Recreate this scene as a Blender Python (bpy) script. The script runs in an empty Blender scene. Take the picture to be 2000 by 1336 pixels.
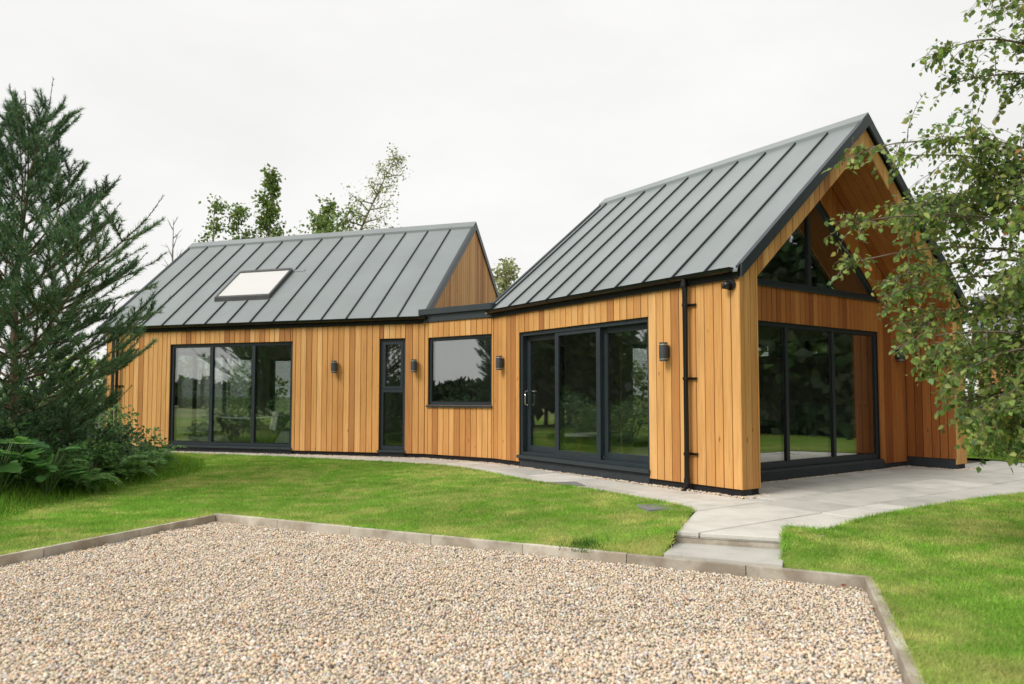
import bpy, bmesh, math, random
import numpy as np
from mathutils import Vector, Matrix
from mathutils.geometry import delaunay_2d_cdt

random.seed(7)
RNG = np.random.default_rng(7)
R = math.radians
S = bpy.context.scene
COL = S.collection

# ------------------------------------------------------------------ camera, sky, sun, exposure
cam_d = bpy.data.cameras.new("camera")
cam = bpy.data.objects.new("camera", cam_d)
COL.objects.link(cam)
cam.location = (0, 0, 1.187)
cam.rotation_euler = (R(90 + 2.92), 0, 0)
cam_d.sensor_width = 36
cam_d.lens = 25.28
cam_d.shift_y = 0.0169
cam_d.clip_start = 0.05
cam_d.clip_end = 3000
cam_d.dof.use_dof = True
cam_d.dof.focus_distance = 9.5
cam_d.dof.aperture_fstop = 1.8
S.camera = cam

SUN_EL, SUN_AZ = R(46), R(238)          # azimuth clockwise from +Y: light comes from behind, a little left
world = bpy.data.worlds.new("World")
S.world = world
world.use_nodes = True
wn, wl = world.node_tree.nodes, world.node_tree.links
wn.clear()
w_out = wn.new("ShaderNodeOutputWorld")
w_bg = wn.new("ShaderNodeBackground")
w_sky = wn.new("ShaderNodeTexSky")
w_sky.sky_type = 'NISHITA'
w_sky.sun_disc = False
w_sky.sun_elevation = SUN_EL
w_sky.sun_rotation = SUN_AZ
w_sky.dust_density = 4.0
w_tc = wn.new("ShaderNodeTexCoord")
w_noise = wn.new("ShaderNodeTexNoise")
w_noise.inputs["Scale"].default_value = 2.2
w_noise.inputs["Detail"].default_value = 5
w_noise.inputs["Roughness"].default_value = 0.55
w_map = wn.new("ShaderNodeMapping")
w_map.inputs["Scale"].default_value = (1, 1, 2.4)
w_ramp = wn.new("ShaderNodeValToRGB")                # the even cloud deck
w_ramp.color_ramp.elements[0].position = 0.3
w_ramp.color_ramp.elements[0].color = (5.3, 5.25, 5.13, 1)
w_ramp.color_ramp.elements[1].position = 0.7
w_ramp.color_ramp.elements[1].color = (5.98, 5.93, 5.8, 1)
w_mix = wn.new("ShaderNodeMixRGB")
w_mix.inputs[0].default_value = 0.96
wl.new(w_tc.outputs["Generated"], w_map.inputs[0])
wl.new(w_map.outputs[0], w_noise.inputs["Vector"])
wl.new(w_noise.outputs["Fac"], w_ramp.inputs[0])
wl.new(w_sky.outputs[0], w_mix.inputs[1])
wl.new(w_ramp.outputs[0], w_mix.inputs[2])
wl.new(w_mix.outputs[0], w_bg.inputs[0])
w_bg.inputs[1].default_value = 0.1
wl.new(w_bg.outputs[0], w_out.inputs[0])

sun_d = bpy.data.lights.new("sun", 'SUN')
sun_d.energy = 1.5
sun_d.angle = R(22)
sun_d.color = (1.0, 0.96, 0.9)
sun = bpy.data.objects.new("sun", sun_d)
COL.objects.link(sun)
sdir = Vector((math.sin(SUN_AZ) * math.cos(SUN_EL), math.cos(SUN_AZ) * math.cos(SUN_EL), math.sin(SUN_EL)))
sun.location = sdir * 60
sun.rotation_euler = sdir.to_track_quat('Z', 'Y').to_euler()

S.view_settings.view_transform = 'Standard'
S.view_settings.look = 'None'
S.view_settings.gamma = 1.0
S.view_settings.use_curve_mapping = False
S.view_settings.exposure = 0.78
S.render.engine = 'CYCLES'
S.cycles.use_denoising = True
S.cycles.max_bounces = 8
S.cycles.diffuse_bounces = 4
S.cycles.glossy_bounces = 4
S.cycles.transparent_max_bounces = 24
S.cycles.caustics_reflective = False
S.cycles.caustics_refractive = False

# ------------------------------------------------------------------ materials
MATS = {}
def nodes_of(name):
    m = bpy.data.materials.new(name)
    m.use_nodes = True
    MATS[name] = m
    n, l = m.node_tree.nodes, m.node_tree.links
    return m, n, l, n["Principled BSDF"]

def ramp(n, stops):
    r = n.new("ShaderNodeValToRGB")
    e = r.color_ramp.elements
    while len(e) < len(stops):
        e.new(0.5)
    for k, (p, c) in enumerate(stops):
        e[k].position = p
        e[k].color = (*c, 1)
    return r

def noise(n, l, scale, detail=4, vec=None, rough=0.55):
    t = n.new("ShaderNodeTexNoise")
    t.inputs["Scale"].default_value = scale
    t.inputs["Detail"].default_value = detail
    t.inputs["Roughness"].default_value = rough
    if vec is not None:
        l.new(vec, t.inputs["Vector"])
    return t

def bump(n, l, p, h, strength=0.3, dist=0.01):
    b = n.new("ShaderNodeBump")
    b.inputs["Strength"].default_value = strength
    b.inputs["Distance"].default_value = dist
    l.new(h, b.inputs["Height"])
    l.new(b.outputs[0], p.inputs["Normal"])

def mixc(n, l, a, b, f, mode='MIX'):
    m = n.new("ShaderNodeMixRGB")
    m.blend_type = mode
    for s, v in ((1, a), (2, b), (0, f)):
        if isinstance(v, (int, float)):
            m.inputs[s].default_value = v
        elif isinstance(v, tuple):
            m.inputs[s].default_value = (*v, 1)
        else:
            l.new(v, m.inputs[s])
    return m.outputs[0]

def plain(name, col, rough=0.5, metal=0.0, var=0.12, scale=6, bumpy=0.0, coat=0.0):
    m, n, l, p = nodes_of(name)
    tc = n.new("ShaderNodeTexCoord")
    t = noise(n, l, scale, 5, tc.outputs["Object"])
    lo = tuple(c * (1 - var) for c in col)
    hi = tuple(min(1, c * (1 + var)) for c in col)
    r = ramp(n, [(0.3, lo), (0.7, hi)])
    l.new(t.outputs["Fac"], r.inputs[0])
    l.new(r.outputs[0], p.inputs["Base Color"])
    p.inputs["Roughness"].default_value = rough
    p.inputs["Metallic"].default_value = metal
    p.inputs["Coat Weight"].default_value = coat
    if bumpy:
        t2 = noise(n, l, scale * 12, 3, tc.outputs["Object"])
        bump(n, l, p, t2.outputs["Fac"], bumpy, 0.004)
    return m

def wood_mat(name, stops, sat=1.0):
    m, n, l, p = nodes_of(name)
    tc = n.new("ShaderNodeTexCoord")
    oi = n.new("ShaderNodeObjectInfo")
    r = ramp(n, stops)
    l.new(oi.outputs["Random"], r.inputs[0])
    mul = n.new("ShaderNodeMath"); mul.operation = 'MULTIPLY'; mul.inputs[1].default_value = 37.0
    l.new(oi.outputs["Random"], mul.inputs[0])
    cmb = n.new("ShaderNodeCombineXYZ")
    l.new(mul.outputs[0], cmb.inputs[0]); l.new(mul.outputs[0], cmb.inputs[2])
    add = n.new("ShaderNodeVectorMath"); add.operation = 'ADD'
    l.new(tc.outputs["Object"], add.inputs[0]); l.new(cmb.outputs[0], add.inputs[1])
    mp = n.new("ShaderNodeMapping"); mp.inputs["Scale"].default_value = (26, 26, 1.1)
    l.new(add.outputs[0], mp.inputs[0])
    g = noise(n, l, 1.6, 6, mp.outputs[0], 0.62)
    gr = ramp(n, [(0.28, (0.78, 0.72, 0.64)), (0.5, (1.05, 1.05, 1.05)), (0.74, (1.2, 1.18, 1.14))])
    l.new(g.outputs["Fac"], gr.inputs[0])
    c1 = mixc(n, l, r.outputs[0], gr.outputs[0], 0.8, 'MULTIPLY')
    mp2 = n.new("ShaderNodeMapping"); mp2.inputs["Scale"].default_value = (3, 3, 0.5)
    l.new(add.outputs[0], mp2.inputs[0])
    g2 = noise(n, l, 1.0, 3, mp2.outputs[0])
    gr2 = ramp(n, [(0.3, (0.9, 0.85, 0.8)), (0.65, (1.14, 1.12, 1.08))])
    l.new(g2.outputs["Fac"], gr2.inputs[0])
    c2 = mixc(n, l, c1, gr2.outputs[0], 0.75, 'MULTIPLY')
    mp3 = n.new("ShaderNodeMapping"); mp3.inputs["Scale"].default_value = (7, 7, 2.4)
    l.new(add.outputs[0], mp3.inputs[0])
    v = n.new("ShaderNodeTexVoronoi"); v.inputs["Scale"].default_value = 0.75
    l.new(mp3.outputs[0], v.inputs["Vector"])
    kr = ramp(n, [(0.035, (0.42, 0.3, 0.2)), (0.075, (1, 1, 1))])
    l.new(v.outputs["Distance"], kr.inputs[0])
    c3 = mixc(n, l, c2, kr.outputs[0], 0.85, 'MULTIPLY')
    l.new(c3, p.inputs["Base Color"])
    p.inputs["Roughness"].default_value = 0.58
    p.inputs["Specular IOR Level"].default_value = 0.3
    bump(n, l, p, g.outputs["Fac"], 0.25, 0.003)
    return m

wood_mat("cedar", [(0.0, (0.34, 0.14, 0.046)), (0.1, (0.5, 0.235, 0.076)), (0.3, (0.6, 0.31, 0.104)), (0.5, (0.65, 0.355, 0.126)),
                   (0.68, (0.58, 0.29, 0.095)), (0.84, (0.67, 0.375, 0.14)), (1.0, (0.71, 0.42, 0.175))])
# redder porch cedar, darkened with the shade of the recess in its colour
wood_mat("cedar_porch_shade", [(0.0, (0.24, 0.075, 0.022)), (0.3, (0.36, 0.13, 0.036)), (0.6, (0.42, 0.165, 0.045)), (0.85, (0.32, 0.11, 0.03)), (1.0, (0.46, 0.19, 0.055))])
plain("roof_sheet", (0.222, 0.25, 0.252), 0.34, 0.0, 0.1, 0.9, 0.04)
plain("seam_shaded", (0.014, 0.02, 0.022), 0.45)  # roof seams: the shade on their sides is put into the dark colour
plain("anthracite", (0.024, 0.034, 0.042), 0.42, 0.0, 0.1)
plain("trim_metal", (0.032, 0.043, 0.05), 0.4, 0.0, 0.1)
plain("black_plastic", (0.007, 0.007, 0.008), 0.28, 0, 0.1)
plain("plinth_paint", (0.03, 0.037, 0.044), 0.7, 0, 0.2, 9, 0.3)
plain("membrane", (0.012, 0.012, 0.013), 0.9)
plain("flat_roofing", (0.06, 0.065, 0.07), 0.7)
plain("plaster", (0.55, 0.53, 0.5), 0.9)
plain("floor_tile", (0.42, 0.4, 0.37), 0.35)
plain("lamp_body", (0.05, 0.058, 0.066), 0.5)
plain("steel", (0.62, 0.62, 0.6), 0.25, 1.0)
plain("steel_ring", (0.55, 0.54, 0.5), 0.4, 0.4)
plain("camera_black", (0.011, 0.011, 0.013), 0.35)
plain("lens", (0.004, 0.004, 0.006), 0.08)
plain("pane_sky_white", (0.6, 0.6, 0.58), 0.35, 0, 0.01, 3, 0, 0.6)  # roof window pane: the sky mirrored in the glass is painted in as white
plain("skylight_frame", (0.075, 0.077, 0.078), 0.42, 0.3)
plain("enamel", (0.7, 0.7, 0.68), 0.2)
plain("tub_shell", (0.09, 0.1, 0.1), 0.3)
plain("towel", (0.66, 0.66, 0.64), 0.95)
plain("sofa_fabric", (0.1, 0.12, 0.11), 0.95)
plain("batten_cream", (0.7, 0.62, 0.47), 0.6)
plain("panel_white", (0.72, 0.71, 0.69), 0.6)
plain("oak", (0.42, 0.26, 0.12), 0.5)
plain("bark_pine", (0.16, 0.1, 0.065), 0.9, 0, 0.35, 14, 0.6)
plain("bark_birch", (0.2, 0.15, 0.12), 0.8, 0, 0.3, 14, 0.3)
plain("bark_white", (0.6, 0.58, 0.53), 0.8, 0, 0.3, 5, 0.3)
plain("bark_grey", (0.2, 0.17, 0.13), 0.9, 0, 0.3, 8, 0.4)
plain("slate", (0.2, 0.205, 0.215), 0.7, 0, 0.25, 3, 0.2)
plain("old_stone", (0.4, 0.37, 0.33), 0.9, 0, 0.3, 6, 0.5)
plain("grate_plastic", (0.24, 0.23, 0.245), 0.6)
plain("soil", (0.1, 0.075, 0.05), 1.0, 0, 0.3, 10, 0.5)

# glass: mirror-like by angle, else clear
m, n, l, p = nodes_of("glass")
n.remove(p)
out = n["Material Output"]
lw = n.new("ShaderNodeLayerWeight"); lw.inputs[0].default_value = 0.5
pw = n.new("ShaderNodeMath"); pw.operation = 'POWER'; pw.inputs[1].default_value = 4.0
l.new(lw.outputs["Facing"], pw.inputs[0])
ma = n.new("ShaderNodeMath"); ma.operation = 'MULTIPLY_ADD'
ma.inputs[1].default_value = 0.74; ma.inputs[2].default_value = 0.23
l.new(pw.outputs[0], ma.inputs[0])
tr = n.new("ShaderNodeBsdfTransparent"); tr.inputs[0].default_value = (0.8, 0.83, 0.81, 1)
gl = n.new("ShaderNodeBsdfGlossy"); gl.inputs["Roughness"].default_value = 0.0
gl.inputs[0].default_value = (0.95, 0.97, 0.97, 1)
tc = n.new("ShaderNodeTexCoord")
wv = noise(n, l, 1.3, 1, tc.outputs["Object"])
bp = n.new("ShaderNodeBump"); bp.inputs["Strength"].default_value = 0.05; bp.inputs["Distance"].default_value = 0.02
l.new(wv.outputs["Fac"], bp.inputs["Height"]); l.new(bp.outputs[0], gl.inputs["Normal"])
mx = n.new("ShaderNodeMixShader")
l.new(ma.outputs[0], mx.inputs[0]); l.new(tr.outputs[0], mx.inputs[1]); l.new(gl.outputs[0], mx.inputs[2])
l.new(mx.outputs[0], out.inputs[0])

# paving and kerb
def slab_mat(name, col, spread):
    m, n, l, p = nodes_of(name)
    tc = n.new("ShaderNodeTexCoord"); oi = n.new("ShaderNodeObjectInfo")
    r0 = ramp(n, [(0, tuple(c * (1 - spread) for c in col)), (1, tuple(c * (1 + spread) for c in col))])
    l.new(oi.outputs["Random"], r0.inputs[0])
    t = noise(n, l, 2.6, 6, tc.outputs["Object"], 0.6)
    r1 = ramp(n, [(0.28, (0.74, 0.74, 0.73)), (0.5, (1.0, 1.0, 1.0)), (0.7, (1.13, 1.13, 1.12))])
    l.new(t.outputs["Fac"], r1.inputs[0])
    c = mixc(n, l, r0.outputs[0], r1.outputs[0], 0.8, 'MULTIPLY')
    t2 = noise(n, l, 90, 3, tc.outputs["Object"])
    r2 = ramp(n, [(0.3, (0.86, 0.86, 0.86)), (0.7, (1.08, 1.08, 1.08))])
    l.new(t2.outputs["Fac"], r2.inputs[0])
    c = mixc(n, l, c, r2.outputs[0], 0.8, 'MULTIPLY')
    l.new(c, p.inputs["Base Color"])
    p.inputs["Roughness"].default_value = 0.85
    bump(n, l, p, t2.outputs["Fac"], 0.3, 0.002)
slab_mat("paving", (0.56, 0.545, 0.495), 0.15)
slab_mat("kerb_concrete", (0.56, 0.515, 0.435), 0.14)
nk = MATS["kerb_concrete"].node_tree            # dark damp stains of their own shape
n, l = nk.nodes, nk.links
p = n["Principled BSDF"]
src = p.inputs["Base Color"].links[0].from_socket
tc = n.new("ShaderNodeTexCoord")
st = noise(n, l, 3.2, 4, tc.outputs["Object"])
sr = ramp(n, [(0.42, (0.5, 0.44, 0.38)), (0.58, (1, 1, 1))])
l.new(st.outputs["Fac"], sr.inputs[0])
l.new(mixc(n, l, src, sr.outputs[0], 0.7, 'MULTIPLY'), p.inputs["Base Color"])

def attr_mat(name, rough=0.8, transl=0.0, bright=1.0, spec=0.3):
    m, n, l, p = nodes_of(name)
    a = n.new("ShaderNodeAttribute"); a.attribute_name = "Col"
    l.new(a.outputs["Color"], p.inputs["Base Color"])
    p.inputs["Roughness"].default_value = rough
    p.inputs["Specular IOR Level"].default_value = spec
    if transl:
        t = n.new("ShaderNodeBsdfTranslucent")
        hs = n.new("ShaderNodeHueSaturation")
        hs.inputs["Value"].default_value = 1.25
        l.new(a.outputs["Color"], hs.inputs["Color"])
        l.new(hs.outputs[0], t.inputs[0])
        mx = n.new("ShaderNodeMixShader"); mx.inputs[0].default_value = transl
        l.new(p.outputs[0], mx.inputs[1]); l.new(t.outputs[0], mx.inputs[2])
        l.new(mx.outputs[0], n["Material Output"].inputs[0])
    return m
attr_mat("leaf", 0.45, 0.4, spec=0.4)
attr_mat("needle", 0.5, 0.2)
attr_mat("blade", 0.7, 0.3, spec=0.15)
attr_mat("pebble", 0.75)

m, n, l, p = nodes_of("turf")           # earth and thatch below the blades
a = n.new("ShaderNodeAttribute"); a.attribute_name = "Col"
tc = n.new("ShaderNodeTexCoord")
t = noise(n, l, 120, 4, tc.outputs["Object"])
r = ramp(n, [(0.3, (0.5, 0.5, 0.5)), (0.7, (1.25, 1.25, 1.25))])
l.new(t.outputs["Fac"], r.inputs[0])
l.new(mixc(n, l, a.outputs["Color"], r.outputs[0], 0.85, 'MULTIPLY'), p.inputs["Base Color"])
p.inputs["Roughness"].default_value = 1.0
p.inputs["Specular IOR Level"].default_value = 0.1
bump(n, l, p, t.outputs["Fac"], 0.6, 0.02)

m, n, l, p = nodes_of("meadow")
tc = n.new("ShaderNodeTexCoord")
t = noise(n, l, 0.05, 5, tc.outputs["Object"])
r = ramp(n, [(0.35, (0.07, 0.13, 0.025)), (0.5, (0.14, 0.19, 0.05)), (0.65, (0.3, 0.26, 0.11))])
l.new(t.outputs["Fac"], r.inputs[0]); l.new(r.outputs[0], p.inputs["Base Color"])
p.inputs["Roughness"].default_value = 1.0

m, n, l, p = nodes_of("gravel_bed")
tc = n.new("ShaderNodeTexCoord")
v = n.new("ShaderNodeTexVoronoi"); v.inputs["Scale"].default_value = 55
l.new(tc.outputs["Object"], v.inputs["Vector"])
sp = n.new("ShaderNodeSeparateColor")
l.new(v.outputs["Color"], sp.inputs[0])
r = ramp(n, [(0, (0.12, 0.1, 0.08)), (0.2, (0.36, 0.29, 0.2)), (0.5, (0.5, 0.42, 0.3)), (0.75, (0.3, 0.29, 0.28)), (1, (0.6, 0.54, 0.44))])
l.new(sp.outputs[0], r.inputs[0]); l.new(r.outputs[0], p.inputs["Base Color"])
p.inputs["Roughness"].default_value = 0.9
bump(n, l, p, v.outputs["Distance"], 0.8, 0.02)

# ------------------------------------------------------------------ helpers
def props(o, label=None, cat=None, group=None, kind=None):
    if label: o["label"] = label
    if cat: o["category"] = cat
    if group: o["group"] = group
    if kind: o["kind"] = kind
    return o

def set_parent(o, parent):
    if parent is not None:
        o.parent = parent
        o.matrix_parent_inverse = Matrix.Translation(parent.location).inverted() if parent.type == 'EMPTY' else Matrix()

def empty(name, loc, label=None, cat=None, group=None):
    o = bpy.data.objects.new(name, None)
    o.empty_display_size = 0.2
    o.location = loc
    COL.objects.link(o)
    return props(o, label, cat, group)

class MB:
    """collects polygons of one part"""
    def __init__(self):
        self.v, self.f, self.m = [], [], []
    def poly(self, pts, mi=0):
        k = len(self.v)
        self.v.extend([tuple(q) for q in pts])
        self.f.append(tuple(range(k, k + len(pts)))); self.m.append(mi)
    def prism(self, loop_a, loop_b, mi=0):
        k, c = len(self.v), len(loop_a)
        self.v.extend([tuple(q) for q in loop_a]); self.v.extend([tuple(q) for q in loop_b])
        self.f.append(tuple(range(k, k + c))); self.f.append(tuple(range(k + 2 * c - 1, k + c - 1, -1)))
        self.m += [mi, mi]
        for i in range(c):
            j = (i + 1) % c
            self.f.append((k + i, k + c + i, k + c + j, k + j)); self.m.append(mi)
    def tube(self, pts, radii, sides=6, cap=True):
        pts = [Vector(q) for q in pts]
        if not isinstance(radii, (list, tuple)): radii = [radii] * len(pts)
        rings = []
        ref = Vector((0.13, 0.27, 0.95))
        for i, q in enumerate(pts):
            d = (pts[min(i + 1, len(pts) - 1)] - pts[max(i - 1, 0)])
            d = d.normalized() if d.length > 1e-9 else Vector((0, 0, 1))
            r_ = ref if abs(d.dot(ref)) < 0.95 else Vector((1, 0, 0))
            a = d.cross(r_).normalized(); b = d.cross(a)
            k = len(self.v)
            for s in range(sides):
                t = 2 * math.pi * s / sides
                self.v.append(tuple(q + (a * math.cos(t) + b * math.sin(t)) * radii[i]))
            rings.append(k)
        for a, b in zip(rings, rings[1:]):
            for s in range(sides):
                t = (s + 1) % sides
                self.f.append((a + s, a + t, b + t, b + s)); self.m.append(0)
        if cap:
            self.f.append(tuple(rings[0] + s for s in range(sides - 1, -1, -1)))
            self.f.append(tuple(rings[-1] + s for s in range(sides)))
            self.m += [0, 0]
    def build(self, name, mat, parent=None, smooth=False, bevel=0.0, **kw):
        me = bpy.data.meshes.new(name)
        me.from_pydata(self.v, [], self.f)
        mats = mat if isinstance(mat, (list, tuple)) else [mat]
        for q in mats: me.materials.append(MATS[q])
        me.polygons.foreach_set("material_index", self.m)
        bm = bmesh.new(); bm.from_mesh(me)
        bmesh.ops.recalc_face_normals(bm, faces=bm.faces[:])
        if bevel:
            bmesh.ops.bevel(bm, geom=bm.edges[:], offset=bevel, segments=2, profile=0.7, affect='EDGES', clamp_overlap=True)
        bm.to_mesh(me); bm.free()
        if smooth:
            me.polygons.foreach_set("use_smooth", [True] * len(me.polygons))
        o = bpy.data.objects.new(name, me)
        COL.objects.link(o)
        set_parent(o, parent)
        return props(o, **kw)

class Frame:
    """a wall plane: s along, d out, z up"""
    def __init__(self, origin, along, outward):
        self.o, self.a, self.n = np.array(origin, float), np.array(along, float), np.array(outward, float)
    def __call__(self, s, d, z):
        q = self.o + self.a * s + self.n * d
        return (q[0], q[1], z)
    def box(self, mb, s0, s1, d0, d1, z0, z1, mi=0):
        mb.prism([self(s0, d0, z0), self(s1, d0, z0), self(s1, d1, z0), self(s0, d1, z0)],
                 [self(s0, d0, z1), self(s1, d0, z1), self(s1, d1, z1), self(s0, d1, z1)], mi)

def axes(deg):
    a = R(deg)
    return np.array([-math.sin(a), math.cos(a)]), np.array([math.cos(a), math.sin(a)])

P0, P1, P2 = np.array([2.612, 8.215]), np.array([-0.3222, 12.3814]), np.array([-1.6214, 13.3368])
uR, vR = axes(35.157)
uK, vK = axes(53.668)
uL, vL = axes(72.849)
FR, FK, FL = Frame(P0, uR, -vR), Frame(P1, uK, -vK), Frame(P2, uL, -vL)
def RP(u, v): q = P0 + uR * u + vR * v; return (q[0], q[1])
def LP(u, v): q = P2 + uL * u + vL * v; return (q[0], q[1])

def inset(pts, c):
    """inset a convex 2-d polygon"""
    pts = [np.array(q, float) for q in pts]
    ctr = sum(pts) / len(pts)
    out = []
    k = len(pts)
    for i in range(k):
        a, b, d = pts[i - 1], pts[i], pts[(i + 1) % k]
        def nrm(p_, q_):
            e = q_ - p_; e = e / max(np.linalg.norm(e), 1e-9)
            m_ = np.array([-e[1], e[0]])
            return m_ if m_ @ (ctr - p_) > 0 else -m_
        n1, n2 = nrm(a, b), nrm(b, d)
        bis = n1 + n2
        den = 1 + n1 @ n2
        out.append(b + bis * c / max(den, 0.25))
    return out

def board(fr, poly, parent, d=0.0, thick=0.021, mat="cedar", name="board", to3=None, c=0.0035):
    """a plank with eased edges; poly = (s, z) points"""
    f3 = to3 or (lambda s, dd, z: fr(s, dd, z))
    mb = MB()
    inn = inset(poly, c)
    k = len(poly)
    wob = random.uniform(-0.0012, 0.0012)
    L0 = [f3(q[0], d - thick, q[1]) for q in poly]
    L1 = [f3(q[0], d - c + wob, q[1]) for q in poly]
    L2 = [f3(q[0], d + wob, q[1]) for q in inn]
    mb.v = L0 + L1 + L2
    mb.f = [tuple(range(k - 1, -1, -1)), tuple(range(2 * k, 3 * k))]
    for i in range(k):
        j = (i + 1) % k
        mb.f.append((i, j, k + j, k + i)); mb.f.append((k + i, k + j, 2 * k + j, 2 * k + i))
    mb.m = [0] * len(mb.f)
    return mb.build(name, mat, parent)

def clad(fr, s0, s1, w, bot, top, openings, parent, d=0.0, gap=0.009, start=None, mat="cedar"):
    """vertical boards from s0 to s1; bot and top are functions of s; openings = (s0, s1, z0, z1)"""
    edges = []
    s = s0 if start is None else start
    while s < s1 - 0.03:
        if s > s0 + 0.03: edges.append(s)
        s += w * random.uniform(0.93, 1.07)
    for o in openings:
        for e in o[:2]:
            if s0 + 0.01 < e < s1 - 0.01:
                edges = [q for q in edges if abs(q - e) > 0.045]
                edges.append(e)
    edges = sorted([s0] + edges + [s1])
    for a, b in zip(edges, edges[1:]):
        g0 = a + gap / 2; g1 = b - gap / 2
        mid = (a + b) / 2
        spans = [((bot(g0), bot(g1)), (top(g0), top(g1)))]
        for o in openings:
            if o[0] - 1e-6 <= mid <= o[1] + 1e-6:
                nxt = []
                for lo, hi in spans:
                    if o[2] > lo[0] + 0.03: nxt.append((lo, (o[2], o[2])))
                    if o[3] < hi[0] - 0.03: nxt.append(((o[3], o[3]), hi))
                spans = nxt
        for lo, hi in spans:
            if max(hi[0] - lo[0], hi[1] - lo[1]) < 0.02: continue
            board(fr, [(g0, lo[0]), (g1, lo[1]), (g1, max(hi[1], lo[1] + .004)), (g0, max(hi[0], lo[0] + .004))], parent, d=d, mat=mat)

def wall_mesh(fr, s0, s1, z0, top, openings, parent, d0=-0.24, d1=-0.024, name="wall"):
    """backing wall with openings; plaster on the room side"""
    mb = MB()
    xs = sorted(set([s0, s1] + [e for o in openings for e in o[:2]]))
    for a, b in zip(xs, xs[1:]):
        mid = (a + b) / 2
        z = z0
        for o in sorted([o for o in openings if o[0] <= mid <= o[1]], key=lambda o: o[2]):
            if o[2] > z + 0.01: fr.box(mb, a, b, d0, d1, z, o[2])
            z = o[3]
        ta, tb = top(a), top(b)
        q0 = [fr(a, d0, z), fr(b, d0, z), fr(b, d0, tb), fr(a, d0, ta)]
        q1 = [fr(a, d1, z), fr(b, d1, z), fr(b, d1, tb), fr(a, d1, ta)]
        mb.prism(q0, q1)
    o = mb.build(name, ["membrane", "plaster"], parent)
    inn = Vector((-fr.n[0], -fr.n[1], 0))
    for pl in o.data.polygons:
        if pl.normal.dot(inn) > 0.9: pl.material_index = 1
    return o

def window(fr, s0, s1, z0, z1, parent, mull=(), d=-0.05, depth=0.07, fw=0.055, sill=True, trans=(), bottom=0.07, name="window", reveal=0.0):
    """frame mesh (the part), panes and sill below it"""
    mb = MB()
    a, b = d - depth, d
    fr.box(mb, s0, s0 + fw, a, b, z0, z1); fr.box(mb, s1 - fw, s1, a, b, z0, z1)
    xs = [s0 + fw] + sorted(mull) + [s1 - fw]
    fr.box(mb, s0 + fw, s1 - fw, a, b - 0.002, z0, z0 + bottom); fr.box(mb, s0 + fw, s1 - fw, a, b - 0.002, z1 - fw, z1)
    for q in mull: fr.box(mb, q - 0.035, q + 0.035, a, b + 0.004, z0 + bottom, z1 - fw)
    for q in trans: fr.box(mb, s0 + fw, s1 - fw, a, b + 0.003, q - 0.035, q + 0.035)
    w = mb.build(name, "anthracite", parent)
    cells = []
    zs = [z0 + bottom] + [q for q in trans] + [z1 - fw]
    for i in range(len(xs) - 1):
        for j in range(len(zs) - 1):
            x0 = xs[i] + (0.035 if i else 0); x1 = xs[i + 1] - (0.035 if i < len(xs) - 2 else 0)
            y0 = zs[j] + (0.035 if j else 0); y1 = zs[j + 1] - (0.035 if j < len(zs) - 2 else 0)
            g = MB(); fr.box(g, x0 - 0.004, x1 + 0.004, d - 0.045, d - 0.021, y0 - 0.004, y1 + 0.004)
            g.build("pane", "glass", w)
            bd = MB(); e = 0.014                       # glazing bead
            for (p0, p1, r0, r1) in ((x0, x0 + e, y0, y1), (x1 - e, x1, y0, y1), (x0 + e, x1 - e, y0, y0 + e), (x0 + e, x1 - e, y1 - e, y1)):
                fr.box(bd, p0, p1, d - 0.02, d - 0.008, r0, r1)
            bd.build("bead", "black_plastic", w)
            cells.append((x0, x1, y0, y1))
    if sill:
        sm = MB(); fr.box(sm, s0 - 0.02, s1 + 0.02, d - 0.03, 0.035, z0 - 0.035, z0 - 0.002)
        sm.build("sill", "trim_metal", w, bevel=0.004)
    return w, cells

def halfplane_clip(poly, p, n_):
    out = []
    k = len(poly)
    for i in range(k):
        a, b = np.array(poly[i]), np.array(poly[(i + 1) % k])
        da, db = (a - p) @ n_, (b - p) @ n_
        if da >= 0: out.append(tuple(a))
        if da * db < 0: out.append(tuple(a + (b - a) * da / (da - db)))
    return out

def inside(poly, X):
    x, y = X[:, 0], X[:, 1]
    r = np.zeros(len(X), bool)
    k = len(poly)
    for i in range(k):
        x0, y0 = poly[i]; x1, y1 = poly[(i + 1) % k]
        c = (y0 > y) != (y1 > y)
        with np.errstate(divide='ignore', invalid='ignore'):
            r ^= c & (x < (x1 - x0) * (y - y0) / (y1 - y0) + x0)
    return r

def seg_dist(X, line):
    best = np.full(len(X), 1e9)
    for a, b in zip(line, line[1:]):
        a = np.array(a, float); b = np.array(b, float); e = b - a
        t = np.clip(((X - a) @ e) / (e @ e), 0, 1)
        best = np.minimum(best, np.linalg.norm(X - (a + t[:, None] * e), axis=1))
    return best

_G = RNG.random((256, 256))
def vnoise(X, scale, ox=0.0):
    q = X * scale + ox
    i = np.floor(q).astype(int); t = q - i; t = t * t * (3 - 2 * t)
    g = lambda a, b: _G[(i[:, 0] + a) % 256, (i[:, 1] + b) % 256]
    return (g(0, 0) * (1 - t[:, 0]) + g(1, 0) * t[:, 0]) * (1 - t[:, 1]) + (g(0, 1) * (1 - t[:, 0]) + g(1, 1) * t[:, 0]) * t[:, 1]

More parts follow.
